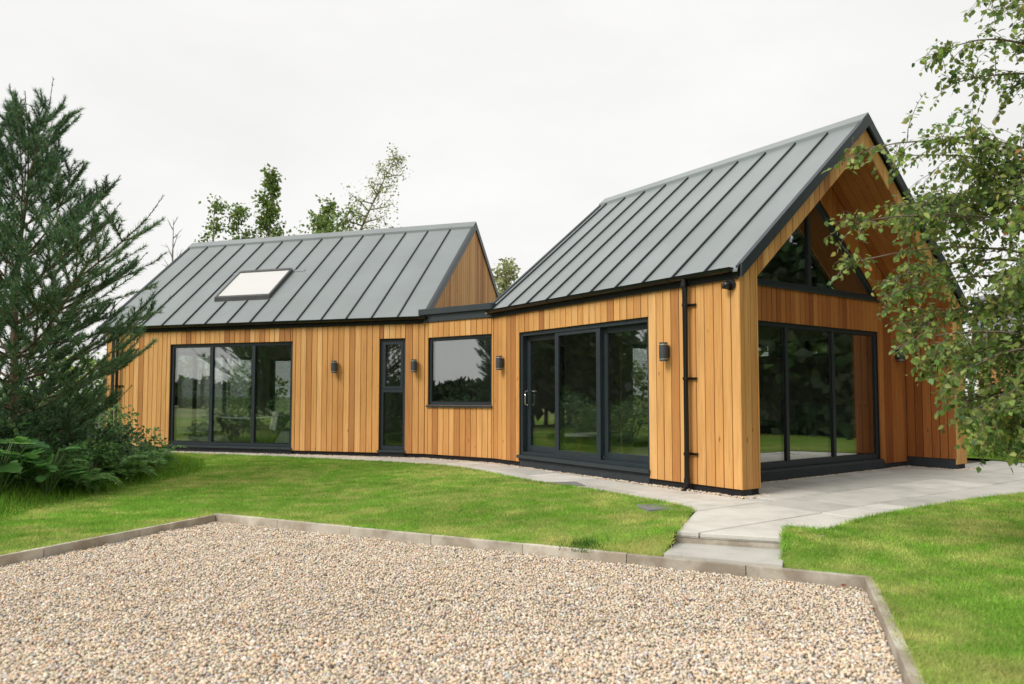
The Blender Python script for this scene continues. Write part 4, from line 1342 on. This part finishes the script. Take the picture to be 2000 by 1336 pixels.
def pine(base, h, top_off, name, label, seed, reach=2.45, needles=430, lo=.5):
    rng = np.random.default_rng(seed); rnd = random.Random(seed)
    t = empty(name, base, label, "tree")
    base = np.array(base, float)
    def axis_pt(z): 
        q = z / h
        return base + np.array([top_off[0] * q + .05 * math.sin(q * 7), top_off[1] * q + .05 * math.cos(q * 6), z])
    segs, shoots = [], []
    segs.append(([axis_pt(z) for z in np.linspace(0, h, 14)], np.linspace(.075, .008, 14)))
    shoots.append((axis_pt(h - .45), axis_pt(h), .5))
    def grow(p, d, L, r, order, bend):
        npt = 6 if order == 1 else 4
        pts = [p]; q = p.copy(); dd = unit(d)
        for i in range(npt):
            dd = unit(dd + np.array([0, 0, bend]) + rng.normal(0, .05, 3))
            q = q + dd * L / npt
            pts.append(q)
        rad = np.linspace(r, max(r * .25, .0025), npt + 1)
        segs.append((pts, rad))
        if order == 1:
            ud = unit(unit(pts[-1] - pts[-2]) + np.array([0, 0, .35])); ce = pts[-1] + ud * rnd.uniform(.2, .42)
            segs.append(([pts[-1], ce], [.0045, .003])); shoots.append((pts[-1], ce, .3)); shoots.append((pts[-2], pts[-1], 1.0))
            shoots.append((pts[-3], pts[-2], 1.0))
            shoots.append((pts[-4], pts[-3], .8))
            for i in range(1, npt):
                for s in (-1, 1):
                    if rnd.random() < (.05 if L > 1.1 else .4): continue
                    ax = unit(pts[i + 1] - pts[i])
                    side = unit(np.cross(ax, [0, 0, 1])) * s
                    dv = unit(ax * rnd.uniform(.5, .9) + side * rnd.uniform(.45, .8) + np.array([0, 0, rnd.uniform(-.12, .3)]))
                    grow(pts[i], dv, (L * (1 - i / npt) * .62 + .16) * rnd.uniform(.7, 1.15), r * .5, 2, .09)
        elif order == 2:
            for i in range(npt):
                shoots.append((pts[i], pts[i + 1], .9 if i < npt - 1 else .6))
            for i in range(1, npt + 1):
                for s in (-1, 1):
                    if rnd.random() < .2: continue
                    ax = unit(pts[min(i + 1, npt)] - pts[min(i, npt - 1)])
                    side = unit(np.cross(ax, [0, 0, 1])) * s
                    dv = unit(ax * .85 + side * rnd.uniform(.3, .7) + np.array([0, 0, rnd.uniform(-.05, .5)]))
                    ln = rnd.uniform(.1, .24)
                    segs.append(([pts[i], pts[i] + dv * ln], [.004, .0025]))
                    shoots.append((pts[i], pts[i] + dv * ln, 1.0))
    z = lo
    az0 = rnd.random() * 6
    while z < h - .25:
        q = (z - lo) / (h - lo)
        Lz = float(np.interp(z, [.4, 1.0, 1.8, 2.7, 3.4, 4.3, 5.0, 5.6], [1.5, 2.15, 2.6, 2.45, 1.75, 1.0, .6, .4])) * reach
        prof = Lz / 2.6
        nb = 6 if q < .45 else (5 if q < .75 else 4)
        for k in range(nb):
            az = az0 + 2 * math.pi * k / nb + rnd.uniform(-.3, .3)
            e = R(float(np.interp(z, [.5, 1, 2, 3, 4, 5], [6, 10, 17, 30, 46, 62]))) + rnd.uniform(-.12, .14)
            L = max(.4, Lz) * rnd.uniform(.72, 1.12) * (1 + .08 * math.cos(az) - .36 * max(0, math.sin(az)))
            d = np.array([math.cos(az) * math.cos(e), math.sin(az) * math.cos(e), math.sin(e)])
            grow(axis_pt(z + rnd.uniform(-.08, .08)), d, L, .008 + .013 * prof, 1, .075 if q < .6 else .1)
        az0 += 2.1
        z += rnd.uniform(.34, .46) if q < .5 else rnd.uniform(.42, .56)
    tube_np(segs, "trunk", "bark_pine", t, 5)
    A = np.array([s[0] for s in shoots]); B = np.array([s[1] for s in shoots]); den = np.array([s[2] for s in shoots])
    ln = np.linalg.norm(B - A, axis=1)
    cnt = np.maximum(3, (ln * needles * den)).astype(int)
    idx = np.repeat(np.arange(len(A)), cnt)
    u_ = rng.random(len(idx))
    ax = unit(B - A)[idx]
    per = unit(np.cross(ax, rng.normal(size=ax.shape)))
    ang = rng.uniform(.35, .95, len(idx))[:, None]
    D = ax * np.cos(ang) + per * np.sin(ang)
    T = A[idx] + (B - A)[idx] * u_[:, None]
    L = rng.uniform(.05, .085, len(idx)) * np.where(den[idx] < .58, .62, 1)
    M = frames(D, rng) * np.column_stack([np.full(len(idx), .0076), L, L])[:, None, :]
    C = pick(rng, [(.10, .21, .11), (.15, .28, .12), (.065, .15, .09), (.23, .34, .13), (.3, .22, .1)], [5, 4, 4, 1.6, .35], len(idx), .16)
    scatter("crown", *BLADE, M, T, C, "needle", False, t)
    return t
pine((-6.9, 9.8, -.32), 5.35, (.26, .05), "pine_tree", "bushy young pine tree with upswept branches left of the house", 5, reach=.97)

def twig_leaves(path, rng, every, lsize, out):
    """alternate leaves along a twig path"""
    P = np.array(path)
    sl = np.linalg.norm(np.diff(P, axis=0), axis=1); tot = sl.sum()
    k = max(2, int(tot / every))
    cum = np.concatenate([[0], np.cumsum(sl)])
    for s in np.linspace(.04 * tot, tot, k):
        i = min(np.searchsorted(cum, s) - 1, len(sl) - 1); i = max(i, 0)
        q = P[i] + (P[i + 1] - P[i]) * (s - cum[i]) / max(sl[i], 1e-6)
        ax = unit(P[i + 1] - P[i])
        d = unit(ax * .5 + rng.normal(0, .75, 3) + np.array([0, 0, -.55]))
        out.append((q + d * .012, d, lsize * rng.uniform(.55, 1.2)))

def build_leaves(leaves, rng, cols, wts, parent, name="crown", tmpl=LEAF6, mat="leaf"):
    T = np.array([q[0] for q in leaves]); D = np.array([q[1] for q in leaves]); s = np.array([q[2] for q in leaves])
    M = frames(D, rng, rng.normal(size=D.shape) + np.array([0, 0, .9])) * s[:, None, None]
    return scatter(name, *tmpl, M, T, pick(rng, cols, wts, len(T), .17), mat, False, parent)

def birch():
    rng = np.random.default_rng(23); rnd = random.Random(23)
    base = np.array([4.75, 5.9, .0])
    t = empty("birch_tree", tuple(base), "birch tree with small serrated leaves overhanging the right side of the view", "tree")
    segs, leaves = [], []
    trunk = [base + np.array([.06 * math.sin(z * 1.3), .05 * math.cos(z), z]) for z in np.linspace(-.1, 6.4, 12)]
    tz = lambda z: base + np.array([.06 * math.sin(z * 1.3), .05 * math.cos(z), z])
    tr_ = [(trunk, np.linspace(.075, .012, 12))]
    limbs = [  # (start height, end, twigs)
        (2.3, (2.50, 5.35, 2.52), 30), (2.9, (2.50, 5.25, 3.03), 22), (2.2, (2.58, 5.6, 2.26), 24), (1.5, (2.86, 5.3, 1.62), 26),
        (1.5, (3.05, 5.2, 1.32), 24), (1.4, (3.42, 5.15, 1.05), 30), (1.4, (3.66, 5.3, .98), 34), (1.3, (3.75, 5.0, .95), 30), (1.2, (3.55, 5.6, 1.15), 32), (2.9, (2.98, 5.65, 3.12), 26),
        (3.0, (3.22, 5.4, 3.18), 26), (3.9, (3.42, 5.6, 3.92), 26), (4.0, (3.66, 5.3, 4.3), 30), (3.8, (3.62, 5.75, 3.74), 30),
        (4.0, (3.85, 5.2, 4.1), 26), (2.6, (3.2, 5.9, 2.78), 34), (2.2, (3.15, 6.15, 2.2), 36), (1.9, (3.3, 5.85, 1.75), 38), (1.6, (3.5, 5.5, 1.45), 36),
        (2.0, (3.5, 5.0, 2.0), 34), (2.5, (3.6, 4.95, 2.55), 34), (1.6, (3.65, 6.3, 1.5), 30), (2.7, (3.5, 6.3, 2.8), 30), (1.4, (3.95, 5.5, 1.1), 34),
        (2.3, (3.05, 5.5, 2.6), 30), (2.0, (3.0, 5.6, 2.05), 28), (2.7, (3.7, 5.6, 2.95), 28),
        (1.8, (5.6, 4.9, 2.0), 24), (2.4, (6.2, 5.6, 2.8), 30), (2.2, (5.3, 7.0, 2.5), 28), (3.2, (5.6, 6.6, 3.9), 28), (3.4, (5.4, 5.0, 4.3), 28), (4.4, (4.4, 6.0, 5.6), 30), (4.2, (5.2, 6.2, 5.3), 28), (1.6, (5.2, 6.8, 1.8), 24)]
    for zs, end, nt in limbs:
        a = tz(zs); b = np.array(end) + (np.array([.12, 0, -.02]) if end[0] < 3.3 else 0); L = np.linalg.norm(b - a)
        mid = (a + b) / 2 + np.array([0, 0, .16 * L]) + rng.normal(0, .06, 3)
        path = [(1 - s) ** 2 * a + 2 * s * (1 - s) * mid + s * s * b for s in np.linspace(0, 1, 8)]
        segs.append((path, np.linspace(.017, .0035, 8)))
        for k in range(int(nt * ((2.4 if end[2] < 1.9 else 2.1) if end[0] > 3.15 and zs < 3.5 else (1.1 if zs > 3.5 else 1.0)))):
            s = rnd.uniform(.25, 1.0) if k > 5 else 1.0
            p = (1 - s) ** 2 * a + 2 * s * (1 - s) * mid + s * s * b
            d = unit(unit(b - a) * .7 + rng.normal(0, .6, 3))
            ln = rnd.uniform(.14, .42) * (1 if s < .85 else .7) * (1.25 if end[2] < 1.3 else 1)
            pts = [p]; q = p.copy()
            for i in range(4):
                d = unit(d + np.array([0, 0, -.2]) + rng.normal(0, .1, 3)); q = q + d * ln / 4; pts.append(q)
            segs.append((pts, np.linspace(.0035, .0015, 5)))
            twig_leaves(pts, rng, .026, .053, leaves)
            if rnd.random() < .6:
                i = rnd.choice((1, 2)); d2 = unit(rng.normal(0, .7, 3) + unit(b - a) * .5 + np.array([0, 0, -.3]))
                pts2 = [pts[i], pts[i] + d2 * ln * .35, pts[i] + d2 * ln * .6 + np.array([0, 0, -.03])]
                segs.append((pts2, [.0025, .002, .0012])); twig_leaves(pts2, rng, .026, .05, leaves)
    tube_np(tr_, "trunk", "bark_white", t, 10)
    tube_np(segs, "branches", "bark_birch", t, 4)
    build_leaves(leaves, rng, [(.24, .33, .075), (.16, .25, .06), (.33, .41, .11), (.1, .18, .055), (.48, .45, .13), (.5, .22, .07)], [6, 5, 3.5, 3, .6, .12], t)
birch()

def broadleaf(base, h, spread, n_leaf, lsize, cols, wts, name, label, seed, lean=(0, 0), crown_lo=.35, limbs=14, bark="bark_grey", up=.8, group=None, bare=0):
    rng = np.random.default_rng(seed); rnd = random.Random(seed)
    t = empty(name, base, label, "tree", group)
    base = np.array(base, float)
    ax = lambda q: base + np.array([lean[0] * q ** 1.6, lean[1] * q ** 1.6, h * q])
    segs = [([ax(q) for q in np.linspace(0, 1, 10)], np.linspace(.014 * h, .006, 10))]
    tips = []
    for k in range(limbs + bare):
        q = crown_lo + (1 - crown_lo) * (k + rnd.random()) / max(limbs, 1) if k < limbs else rnd.uniform(crown_lo, .8)
        q = min(q, .98)
        az = k * 2.4 + rnd.uniform(-.5, .5)
        L = spread * (1 - .75 * ((q - crown_lo) / (1 - crown_lo))) * rnd.uniform(.65, 1.15)
        d = unit(np.array([math.cos(az), math.sin(az), up * rnd.uniform(.6, 1.3)]))
        pts = [ax(q)]; p = pts[0].copy()
        for i in range(4):
            d = unit(d + rng.normal(0, .12, 3) + np.array([0, 0, .06])); p = p + d * L / 4; pts.append(p)
        segs.append((pts, np.linspace(.006 * h * (1 - q * .6), .004, 5)))
        if k < limbs: tips += [(pts[i], L * .16) for i in (2, 3, 4)]
        for j in range(4):
            i = rnd.choice((1, 2, 3)); d2 = unit(d + rng.normal(0, .6, 3))
            e = pts[i] + d2 * L * .4
            segs.append(([pts[i], e], [.006, .003]))
            if k < limbs: tips += [(e, L * .14), ((pts[i] + e) / 2, L * .1)]
    if n_leaf:
        tips += [(ax(q), spread * .1) for q in np.linspace(max(crown_lo, .5), 1, 5)]
        per = max(1, n_leaf // len(tips))
        leaves = []
        for p, s in tips:
            c = np.clip(rng.normal(0, 1, (per, 3)), -1.5, 1.5) * max(s * 1.6, .12) + p
            for q in c: leaves.append((q, unit(rng.normal(size=3) + np.array([0, 0, -.2])), lsize * rng.uniform(.6, 1.3)))
        build_leaves(leaves, rng, cols, wts, t, tmpl=LEAF4)
    tube_np(segs, "trunk", bark, t, 5)
    return t
GREEN = [(.19, .28, .06), (.14, .21, .05), (.26, .33, .08), (.1, .16, .045)]
GW = [4, 4, 2, 2]
PALE = [(.34, .37, .17), (.26, .29, .12), (.42, .43, .22)]
broadleaf((-10.9, 26, -.2), 8.4, 1.5, 1150, .13, GREEN, GW, "poplar_tree", "small slim leafy treetop, leftmost above the left roof", 31, crown_lo=.45, limbs=12, up=1.6, group="trees behind the house", bare=5)
broadleaf((-9.15, 26.5, -.2), 9.5, 1.7, 3300, .14, GREEN, GW, "poplar_tree", "tallest dense green treetop above the left roof", 32, lean=(.15, 0), crown_lo=.45, limbs=16, up=1.7, group="trees behind the house", bare=3)
broadleaf((-10.0, 26, -.2), 8.1, 1.5, 1600, .13, GREEN, GW, "poplar_tree", "green treetop joined to the left of the tallest one", 33, crown_lo=.5, limbs=12, up=1.6, group="trees behind the house", bare=4)
broadleaf((-6.6, 26, -.2), 8.0, 2.6, 3600, .14, GREEN, GW, "rowan_tree", "wide low green treetop over the middle of the left ridge", 34, crown_lo=.5, limbs=16, up=.7, group="trees behind the house")
broadleaf((-7.5, 26, -.2), 10.3, 1.7, 2300, .09, PALE, [3, 3, 2], "silver_birch", "pale thin birch leaning to the right above the left ridge", 35, lean=(3.3, 0), crown_lo=.55, limbs=30, up=.2, group="trees behind the house", bare=3)
broadleaf((-4.3, 26.5, -.2), 7.4, 1.3, 900, .14, [(.3, .24, .08), (.2, .2, .07)], [1, 1], "rowan_tree", "small brownish treetop at the foot of the leaning birch", 36, crown_lo=.6, limbs=10, up=.6, group="trees behind the house")
broadleaf((-.45, 22, -.2), 5.3, 1.3, 2800, .12, PALE, [3, 3, 2], "willow_tree", "pale feathery willow in the gap between the two roofs", 37, lean=(.35, 0), crown_lo=.25, limbs=20, up=1.0, group="trees behind the house")
broadleaf((-11.9, 25, -.2), 7.6, 1.6, 0, .1, PALE, [1, 1, 1], "bare_sapling", "bare twiggy sapling at the left end of the left ridge", 38, crown_lo=.45, limbs=14, up=1.2, group="trees behind the house")

def bush(base, rx, ry, rz, n_leaf, lsize, cols, wts, name, label, seed, blobs=18, tmpl=LEAF4, group=None, cat="shrub"):
    rng = np.random.default_rng(seed)
    t = empty(name, base, label, cat, group)
    base = np.array(base, float)
    segs, leaves = [], []
    per = n_leaf // blobs
    for k in range(blobs):
        az = rng.uniform(0, 2 * math.pi); q = math.sqrt(rng.random()); zc = rng.uniform(.25, .95)
        w_ = math.sqrt(max(.05, 1 - (zc - .35) ** 2 * 1.6))
        c = base + np.array([rx * q * w_ * math.cos(az), ry * q * w_ * math.sin(az), rz * zc])
        r_ = .32 * min(rx, rz)
        segs.append(([base + np.array([rng.normal(0, .08), rng.normal(0, .08), 0]), (base + c) / 2 + rng.normal(0, .05, 3), c], [.018, .011, .004]))
        d = unit(rng.normal(size=(per, 3)))
        p = c + d * r_ * (.45 + .6 * rng.random((per, 1)))
        p[:, 2] = np.maximum(p[:, 2], base[2] + .03)
        for a, b in zip(p, d): leaves.append((a, unit(b + rng.normal(0, .6, 3) + np.array([0, 0, -.2])), lsize * rng.uniform(.55, 1.25)))
    tube_np(segs, "stem", "bark_grey", t, 4)
    build_leaves(leaves, rng, cols, wts, t, "foliage", tmpl)
    return t
DARK = [(.08, .16, .07), (.11, .21, .085), (.05, .105, .055), (.17, .29, .1)]
bush((-6.7, 9.0, 0), .9, .8, .95, 2600, .075, DARK, [4, 4, 3, 1], "bramble_shrub", "dark bramble mass under the pine, behind the broad leaves", 41, group="shrubs round the pine")
bush((-6.35, 10.4, 0), .85, .8, .85, 2600, .07, DARK, [4, 4, 3, 1.5], "bramble_shrub", "dark low shrub to the right below the pine", 42, group="shrubs round the pine")
bush((-6.75, 11.9, 0), .8, .8, .85, 2600, .065, [(.13, .25, .085), (.18, .33, .1), (.08, .16, .065)], [3, 3, 2], "bramble_shrub", "shrub against the left corner of the house", 43, group="shrubs round the pine")
bush((-7.9, 11.0, 0), 1.0, .9, 1.0, 2200, .08, DARK, [4, 4, 3, 1], "bramble_shrub", "dark shrub behind the pine trunk", 44, group="shrubs round the pine")
bush((-5.75, 9.6, 0), .5, .7, .5, 1700, .06, [(.14, .27, .09), (.2, .36, .11), (.09, .18, .07)], [3, 3, 2], "bramble_shrub", "low shrub nearest the lawn below the pine", 45, group="shrubs round the pine")
bush((-8.4, 12.9, 0), .9, .8, 1.1, 1800, .08, DARK, [4, 4, 2, 1], "bramble_shrub", "shrub left of the house corner downpipe", 46, group="shrubs round the pine")
# broad lobed leaves in the foreground bed
LOBED = ([(0, 0, 0), (-.3, -.08, .03), (-.5, .15, .06), (-.36, .3, .02), (-.55, .5, .05), (-.3, .6, .0), (-.28, .85, .02), (0, 1.05, -.05), (.28, .85, .02), (.3, .6, 0), (.55, .5, .05), (.36, .3, .02), (.5, .15, .06), (.3, -.08, .03), (0, .5, -.04)],
         [(14, i, i + 1) for i in range(0, 13)] + [(14, 13, 0)])
def broad_plant(base, n_, h, size, label, seed):
    rng = np.random.default_rng(seed)
    t = empty("broadleaf_plant", base, label, "plant", "broad leaved plants in the left bed")
    b = np.array(base, float)
    k_ = np.array(LOBED[0])
    for k in range(n_):
        az = rng.uniform(0, 6.28); rr = rng.uniform(.1, .6) * h
        tip = b + np.array([rr * math.cos(az), rr * math.sin(az), h * rng.uniform(.45, 1.05)])
        st = MB(); st.tube([b + np.array([.03 * math.cos(az), .03 * math.sin(az), 0]), (b + tip) / 2 + np.array([0, 0, .08]), tip], [.009, .007, .005], 5)
        so = st.build("stalk", "stalk_green", t)
        D = np.array([[math.cos(az), math.sin(az), rng.uniform(-.45, .25)]])
        M = frames(D, rng, rng.normal(0, .3, (1, 3)) + np.array([[0, 0, 1.]])) * size * rng.uniform(.65, 1.2)
        scatter("leaf", *LOBED, M, tip[None], pick(rng, [(.13, .3, .09), (.18, .37, .11), (.09, .21, .075)], [3, 3, 2], 1, .1), "leaf", False, t)
plain("stalk_green", (.1, .16, .05), .6)
broad_plant((-5.95, 8.35, 0), 40, .66, .22, "broad lobed green plant nearest the left edge of the view", 51)
broad_plant((-5.62, 8.75, 0), 36, .52, .19, "broad lobed green plant just right of the left edge", 52)
broad_plant((-6.25, 8.75, 0), 36, .8, .21, "taller broad lobed green plant under the pine", 53)
def fern(base, n_, ln, label, seed):
    rng = np.random.default_rng(seed)
    t = empty("fern", base, label, "fern", "ferns in the left bed")
    b = np.array(base, float); leaves = []; segs = []
    for k in range(n_):
        az = 6.28 * k / n_ + rng.uniform(-.3, .3); L = ln * rng.uniform(.7, 1.15); h0 = rng.uniform(.55, 1.0)
        d = np.array([math.cos(az), math.sin(az), 0]); sd = np.array([-d[1], d[0], 0])
        path = [b + d * L * q * .8 + np.array([0, 0, L * (h0 * 1.5 * q - 1.1 * q * q)]) for q in np.linspace(0, 1, 9)]
        segs.append((path, np.linspace(.005, .0015, 9)))
        for q in np.linspace(.12, 1, 22):
            i = min(int(q * 8), 7); p = path[i] + (path[i + 1] - path[i]) * (q * 8 - i)
            w = .17 * L * math.sin(min(1, q * 1.15) * math.pi) ** .7 + .02
            for s_ in (-1, 1): leaves.append((p, unit(sd * s_ + d * .35 + np.array([0, 0, rng.uniform(-.25, .05)])), w * rng.uniform(.85, 1.15)))
    tube_np(segs, "stem", "stalk_green", t, 4)
    T = np.array([q[0] for q in leaves]); D = np.array([q[1] for q in leaves]); s_ = np.array([q[2] for q in leaves])
    M = frames(D, rng, np.array([0, 0, 1.]) + rng.normal(0, .25, D.shape)) * np.column_stack([s_ * .5, s_, s_])[:, None, :]
    scatter("frond", *LEAF4, M, T, pick(rng, [(.2, .38, .11), (.26, .45, .13), (.15, .29, .1)], [3, 2, 2], len(T), .14), "leaf", False, t)
for k, (x, y, ln, lab) in enumerate(((-5.4, 9.15, .6, "fern nearest the lawn below the pine"), (-5.45, 10.15, .72, "broad fern in the middle of the left bed"), (-5.6, 11.2, .75, "fern towards the house end of the left bed"),
                                     (-6.2, 12.15, .75, "tall fern by the left corner of the house"), (-6.2, 9.6, .9, "tall fern under the pine branches"), (-6.35, 10.9, .95, "tall fern in front of the dark brambles"))):
    fern((x, y, 0.02), 22, ln, lab, 300 + k)
# light green bushes, low stone wall beyond the pine
LIGHT = [(.24, .36, .075), (.32, .42, .09), (.15, .25, .06)]
bush((-12.3, 20.5, -.1), 1.9, 1.2, 2.5, 2600, .14, LIGHT, [3, 3, 2], "hazel_bush", "light green bush seen past the pine left of the house", 61)
bush((-15.5, 20, -.1), 2.0, 1.3, 2.3, 2200, .15, LIGHT, [3, 2, 3], "hazel_bush", "light green bush at the far left edge behind the pine", 62)
wallo = empty("stone_wall", (-12.2, 18.2, -.1), "low grey stone wall beyond the pine, left of the house", "wall")
rs = random.Random(3)
for rowi in range(5):
    x = -15.5
    while x < -9.9:
        ln = rs.uniform(.22, .5)
        mb = MB(); z0 = -.1 + rowi * .22; d0 = rs.uniform(0, .04)
        mb.prism([(x, 18 + d0, z0), (x + ln - .02, 18 + d0, z0), (x + ln - .02, 18.35, z0), (x, 18.35, z0)], [(x + .01, 18.01 + d0, z0 + .205), (x + ln - .03, 18.01 + d0, z0 + .205), (x + ln - .03, 18.34, z0 + .205), (x + .01, 18.34, z0 + .205)])
        mb.build("stone", "old_stone", wallo, bevel=.015)
        x += ln
# hedge behind the house, seen through the glass
for k, (u_, v_, lab) in enumerate(((11.0, 4.6, "left"), (11.3, 6.6, "middle"), (10.6, 8.6, "right"))):
    q = LP(u_, v_)
    bush((*q, -.1), 1.3, 1.2, 2.5, 2200, .15, LIGHT, [3, 3, 2], "garden_hedge", lab + " one of three green hedge shrubs seen through the three-pane window", 70 + k, blobs=16, group="hedge beyond the left wing", cat="hedge")
for k, lab in enumerate(("nearer", "farther")):
    q = ((6.0, 16.9), (7.9, 17.4))[k]
    bush((*q, -.1), 1.3, 1.0, 3.3, 2400, .18, GREEN, GW, "garden_hedge", lab + " green hedge shrub seen through the small high windows", 80 + k, blobs=14, group="hedge behind the right wing", cat="hedge")
for k, (x, y) in enumerate(((3.0, 18.6), (1.6, 19.6))):
    bush((x, y, -.1), 1.1, 1.0, 2.1, 1200, .13, [(.3, .16, .13), (.2, .27, .08), (.24, .34, .09)], [1, 2, 2], 'flowering_shrub', ('pinkish' if k == 0 else 'second pinkish') + ' flowering shrub seen through the right end of the sliding door', 97 + k, blobs=14)
# trees and hedge beyond the birch on the right
for k, (x, y, h, sp) in enumerate(((19.5, 25, 5.5, 2.6), (23.0, 27, 6.0, 2.6), (17.2, 29, 5.0, 2.2))):
    broadleaf((x, y, -.2), h, sp, 1800, .24, DARK, [4, 4, 2, 2], "garden_tree", ("tall", "tallest", "small")[k] + " dark leafy garden tree behind the birch at the right edge", 90 + k, crown_lo=.15, limbs=16, up=.5, group="dark trees behind the birch")
bush((9.6, 13.6, -.05), .9, .7, .9, 1600, .09, GREEN, GW, "garden_shrub", "green shrub at the lawn edge just right of the house", 95)
bush((11.2, 14.2, -.05), 1.1, .8, 1.2, 1600, .1, DARK, [3, 4, 2, 2], "garden_shrub", "dark shrub at the right edge behind the birch", 96)

# --- neighbouring outbuilding with slate roof
ang = R(-28)
ex, ey = np.array([math.cos(ang), math.sin(ang)]), np.array([-math.sin(ang), math.cos(ang)])
nb0 = np.array([13.15, 19.6])
NB = Frame(nb0, ex, -ey)
nb = empty("outbuilding", (*nb0, -.1), "timber clad outbuilding with grey slate roof behind the birch", "building")
mb = MB(); NB.box(mb, 0.03, 5.97, -4.5, -.03, -.1, 2.35); nbw = mb.build("wall", "membrane", nb)
for k in range(30): board(NB, [(k * .2, 0), (k * .2 + .192, 0), (k * .2 + .192, 2.35), (k * .2, 2.35)], nbw)
FN2 = Frame(nb0, ey, -ex)
for k in range(22):
    a, b = k * .2 + .02, k * .2 + .21
    f = lambda s: 2.35 + (.75 * s if s < 2.25 else .75 * (4.5 - s))
    board(FN2, [(a, 0), (b, 0), (b, f(b)), (a, f(a))], nbw)
rf = MB()
for (va, vb) in ((-.25, 2.25), (4.75, 2.25)):
    za, zb_ = 2.35 - .75 * .25 + .03, 2.35 + .75 * 2.25 + .03
    q = [NB(-.2, -va, za), NB(6.2, -va, za), NB(6.2, -vb, zb_), NB(-.2, -vb, zb_)]
    rf.prism(q, [(x, y, z + .06) for x, y, z in q])
nr = rf.build("roof", "slate", nb)
for r_ in range(11):
    v0_ = -.27 + r_ * .235
    z0_ = 2.35 + .75 * v0_ + .095
    for c_ in range(16):
        s0_ = -.2 + c_ * .4 + (.2 if r_ % 2 else 0)
        mb = MB(); q = [NB(s0_, -v0_, z0_ + .012), NB(min(s0_ + .392, 6.2), -v0_, z0_ + .012), NB(min(s0_ + .392, 6.2), -(v0_ + .25), z0_ + .1875), NB(s0_, -(v0_ + .25), z0_ + .1875)]
        mb.prism(q, [(x, y, z + .012) for x, y, z in q]); mb.build("slate", "slate", nr)
mb = MB()
q = [NB(-.24, .29, 2.33 - .2), NB(-.2, .29, 2.33 - .2), NB(-.2, -2.25, 4.02), NB(-.24, -2.25, 4.02)]
mb.prism(q, [(x, y, z + .2) for x, y, z in q]); mb.build("verge_trim", "slate", nr)

# --- woodland round the garden (what the glass mirrors)
rng = np.random.default_rng(77)
leaves, segs = [], []
spots = []
for k in range(150):
    th = R(118 + 148 * k / 150); d_ = rng.uniform(84, 92)           # field hedge to the left and behind
    spots.append((d_ * math.cos(th), 8 + d_ * math.sin(th), rng.uniform(2.8, 4.2)))
for k in range(90):
    th = rng.uniform(R(118), R(182)); d_ = rng.uniform(95, 130)     # wood behind it
    spots.append((d_ * math.cos(th), 8 + d_ * math.sin(th), rng.uniform(6, 9.5)))
for k in range(26):
    spots.append((rng.uniform(-4, 26), rng.uniform(-26, -16), rng.uniform(7, 11)))
for k in range(46):
    spots.append((rng.uniform(14.5, 30), rng.uniform(-12, 15), rng.uniform(8, 11.5)))
for k in range(34):
    spots.append((rng.uniform(15.5, 22), -14 + k * .95, rng.uniform(2.9, 4.0)))
for k in range(16):
    spots.append((rng.uniform(-19, -14.2), rng.uniform(13.8, 18.5), rng.uniform(3.5, 6)))
for x, y, h in spots:
    if y > 0 and abs(x) < .82 * y + .8: continue
    con = rng.random() < .5
    wide = 2.2 if h < 4.3 and (math.hypot(x, y) > 60 or x > 15) else 1.0
    segs.append(([(x, y, -.3), (x + .1, y, h * .5), (x, y, h * .95)], [.02 * h, .013 * h, .02]))
    near = math.hypot(x, y) < 40
    k = 620 if near else 330
    q = rng.random(k); zc = h * ((.02 if wide > 1 else .18) + .82 * q)
    r_ = h * (.27 * (1 - q) + .03 if con else .27 * np.sqrt(np.maximum(.04, 1 - (2 * q - .9) ** 2))) * np.sqrt(rng.random(k)) * wide
    az = rng.uniform(0, 6.28, k)
    for a, b, c in zip(x + r_ * np.cos(az), y + r_ * np.sin(az), zc):
        leaves.append((np.array([a, b, c]), unit(rng.normal(size=3)), rng.uniform(.5, 1.1) * (.6 if near else 1)))
mb = MB()
for pts, rad in segs: mb.tube(pts, rad, 5, cap=False)
T = np.array([q[0] for q in leaves]); D = np.array([q[1] for q in leaves]); s = np.array([q[2] for q in leaves])
M = frames(D, rng) * s[:, None, None]
wo = scatter("woodland", *LEAF4, M, T, pick(rng, [(.045, .08, .03), (.06, .1, .035), (.035, .06, .028)], [3, 2, 2], len(T), .2), "leaf", False, None, kind="stuff")
wo["label"] = "dark woodland round the garden mirrored in the glass"
tk = mb.build("woodland_trunks", "bark_grey", None, kind="stuff"); tk["label"] = "dark trunks of the woodland mirrored in the glass"

# --- more pines to the left of the view, mirrored in the glass
src = bpy.data.objects["pine_tree"]
for k, (x, y, rz, sc, lab) in enumerate(((-14.8, 6.2, 1.1, 1.05, "nearest"), (-18.5, 3.6, 2.6, 1.3, "middle"), (-15.5, 15.6, 4.0, 1.15, "rearmost"))):
    r_ = src.copy(); COL.objects.link(r_)
    r_.location = (x, y, -.1); r_.rotation_euler = (0, 0, rz); r_.scale = (sc, sc, sc)
    r_["label"] = lab + " of the pines mirrored in the window glass"; r_["group"] = "pines mirrored in the glass"
    for chd in src.children:
        c_ = chd.copy(); COL.objects.link(c_); c_.parent = r_
        c_.matrix_parent_inverse = Matrix.Translation(src.location).inverted()
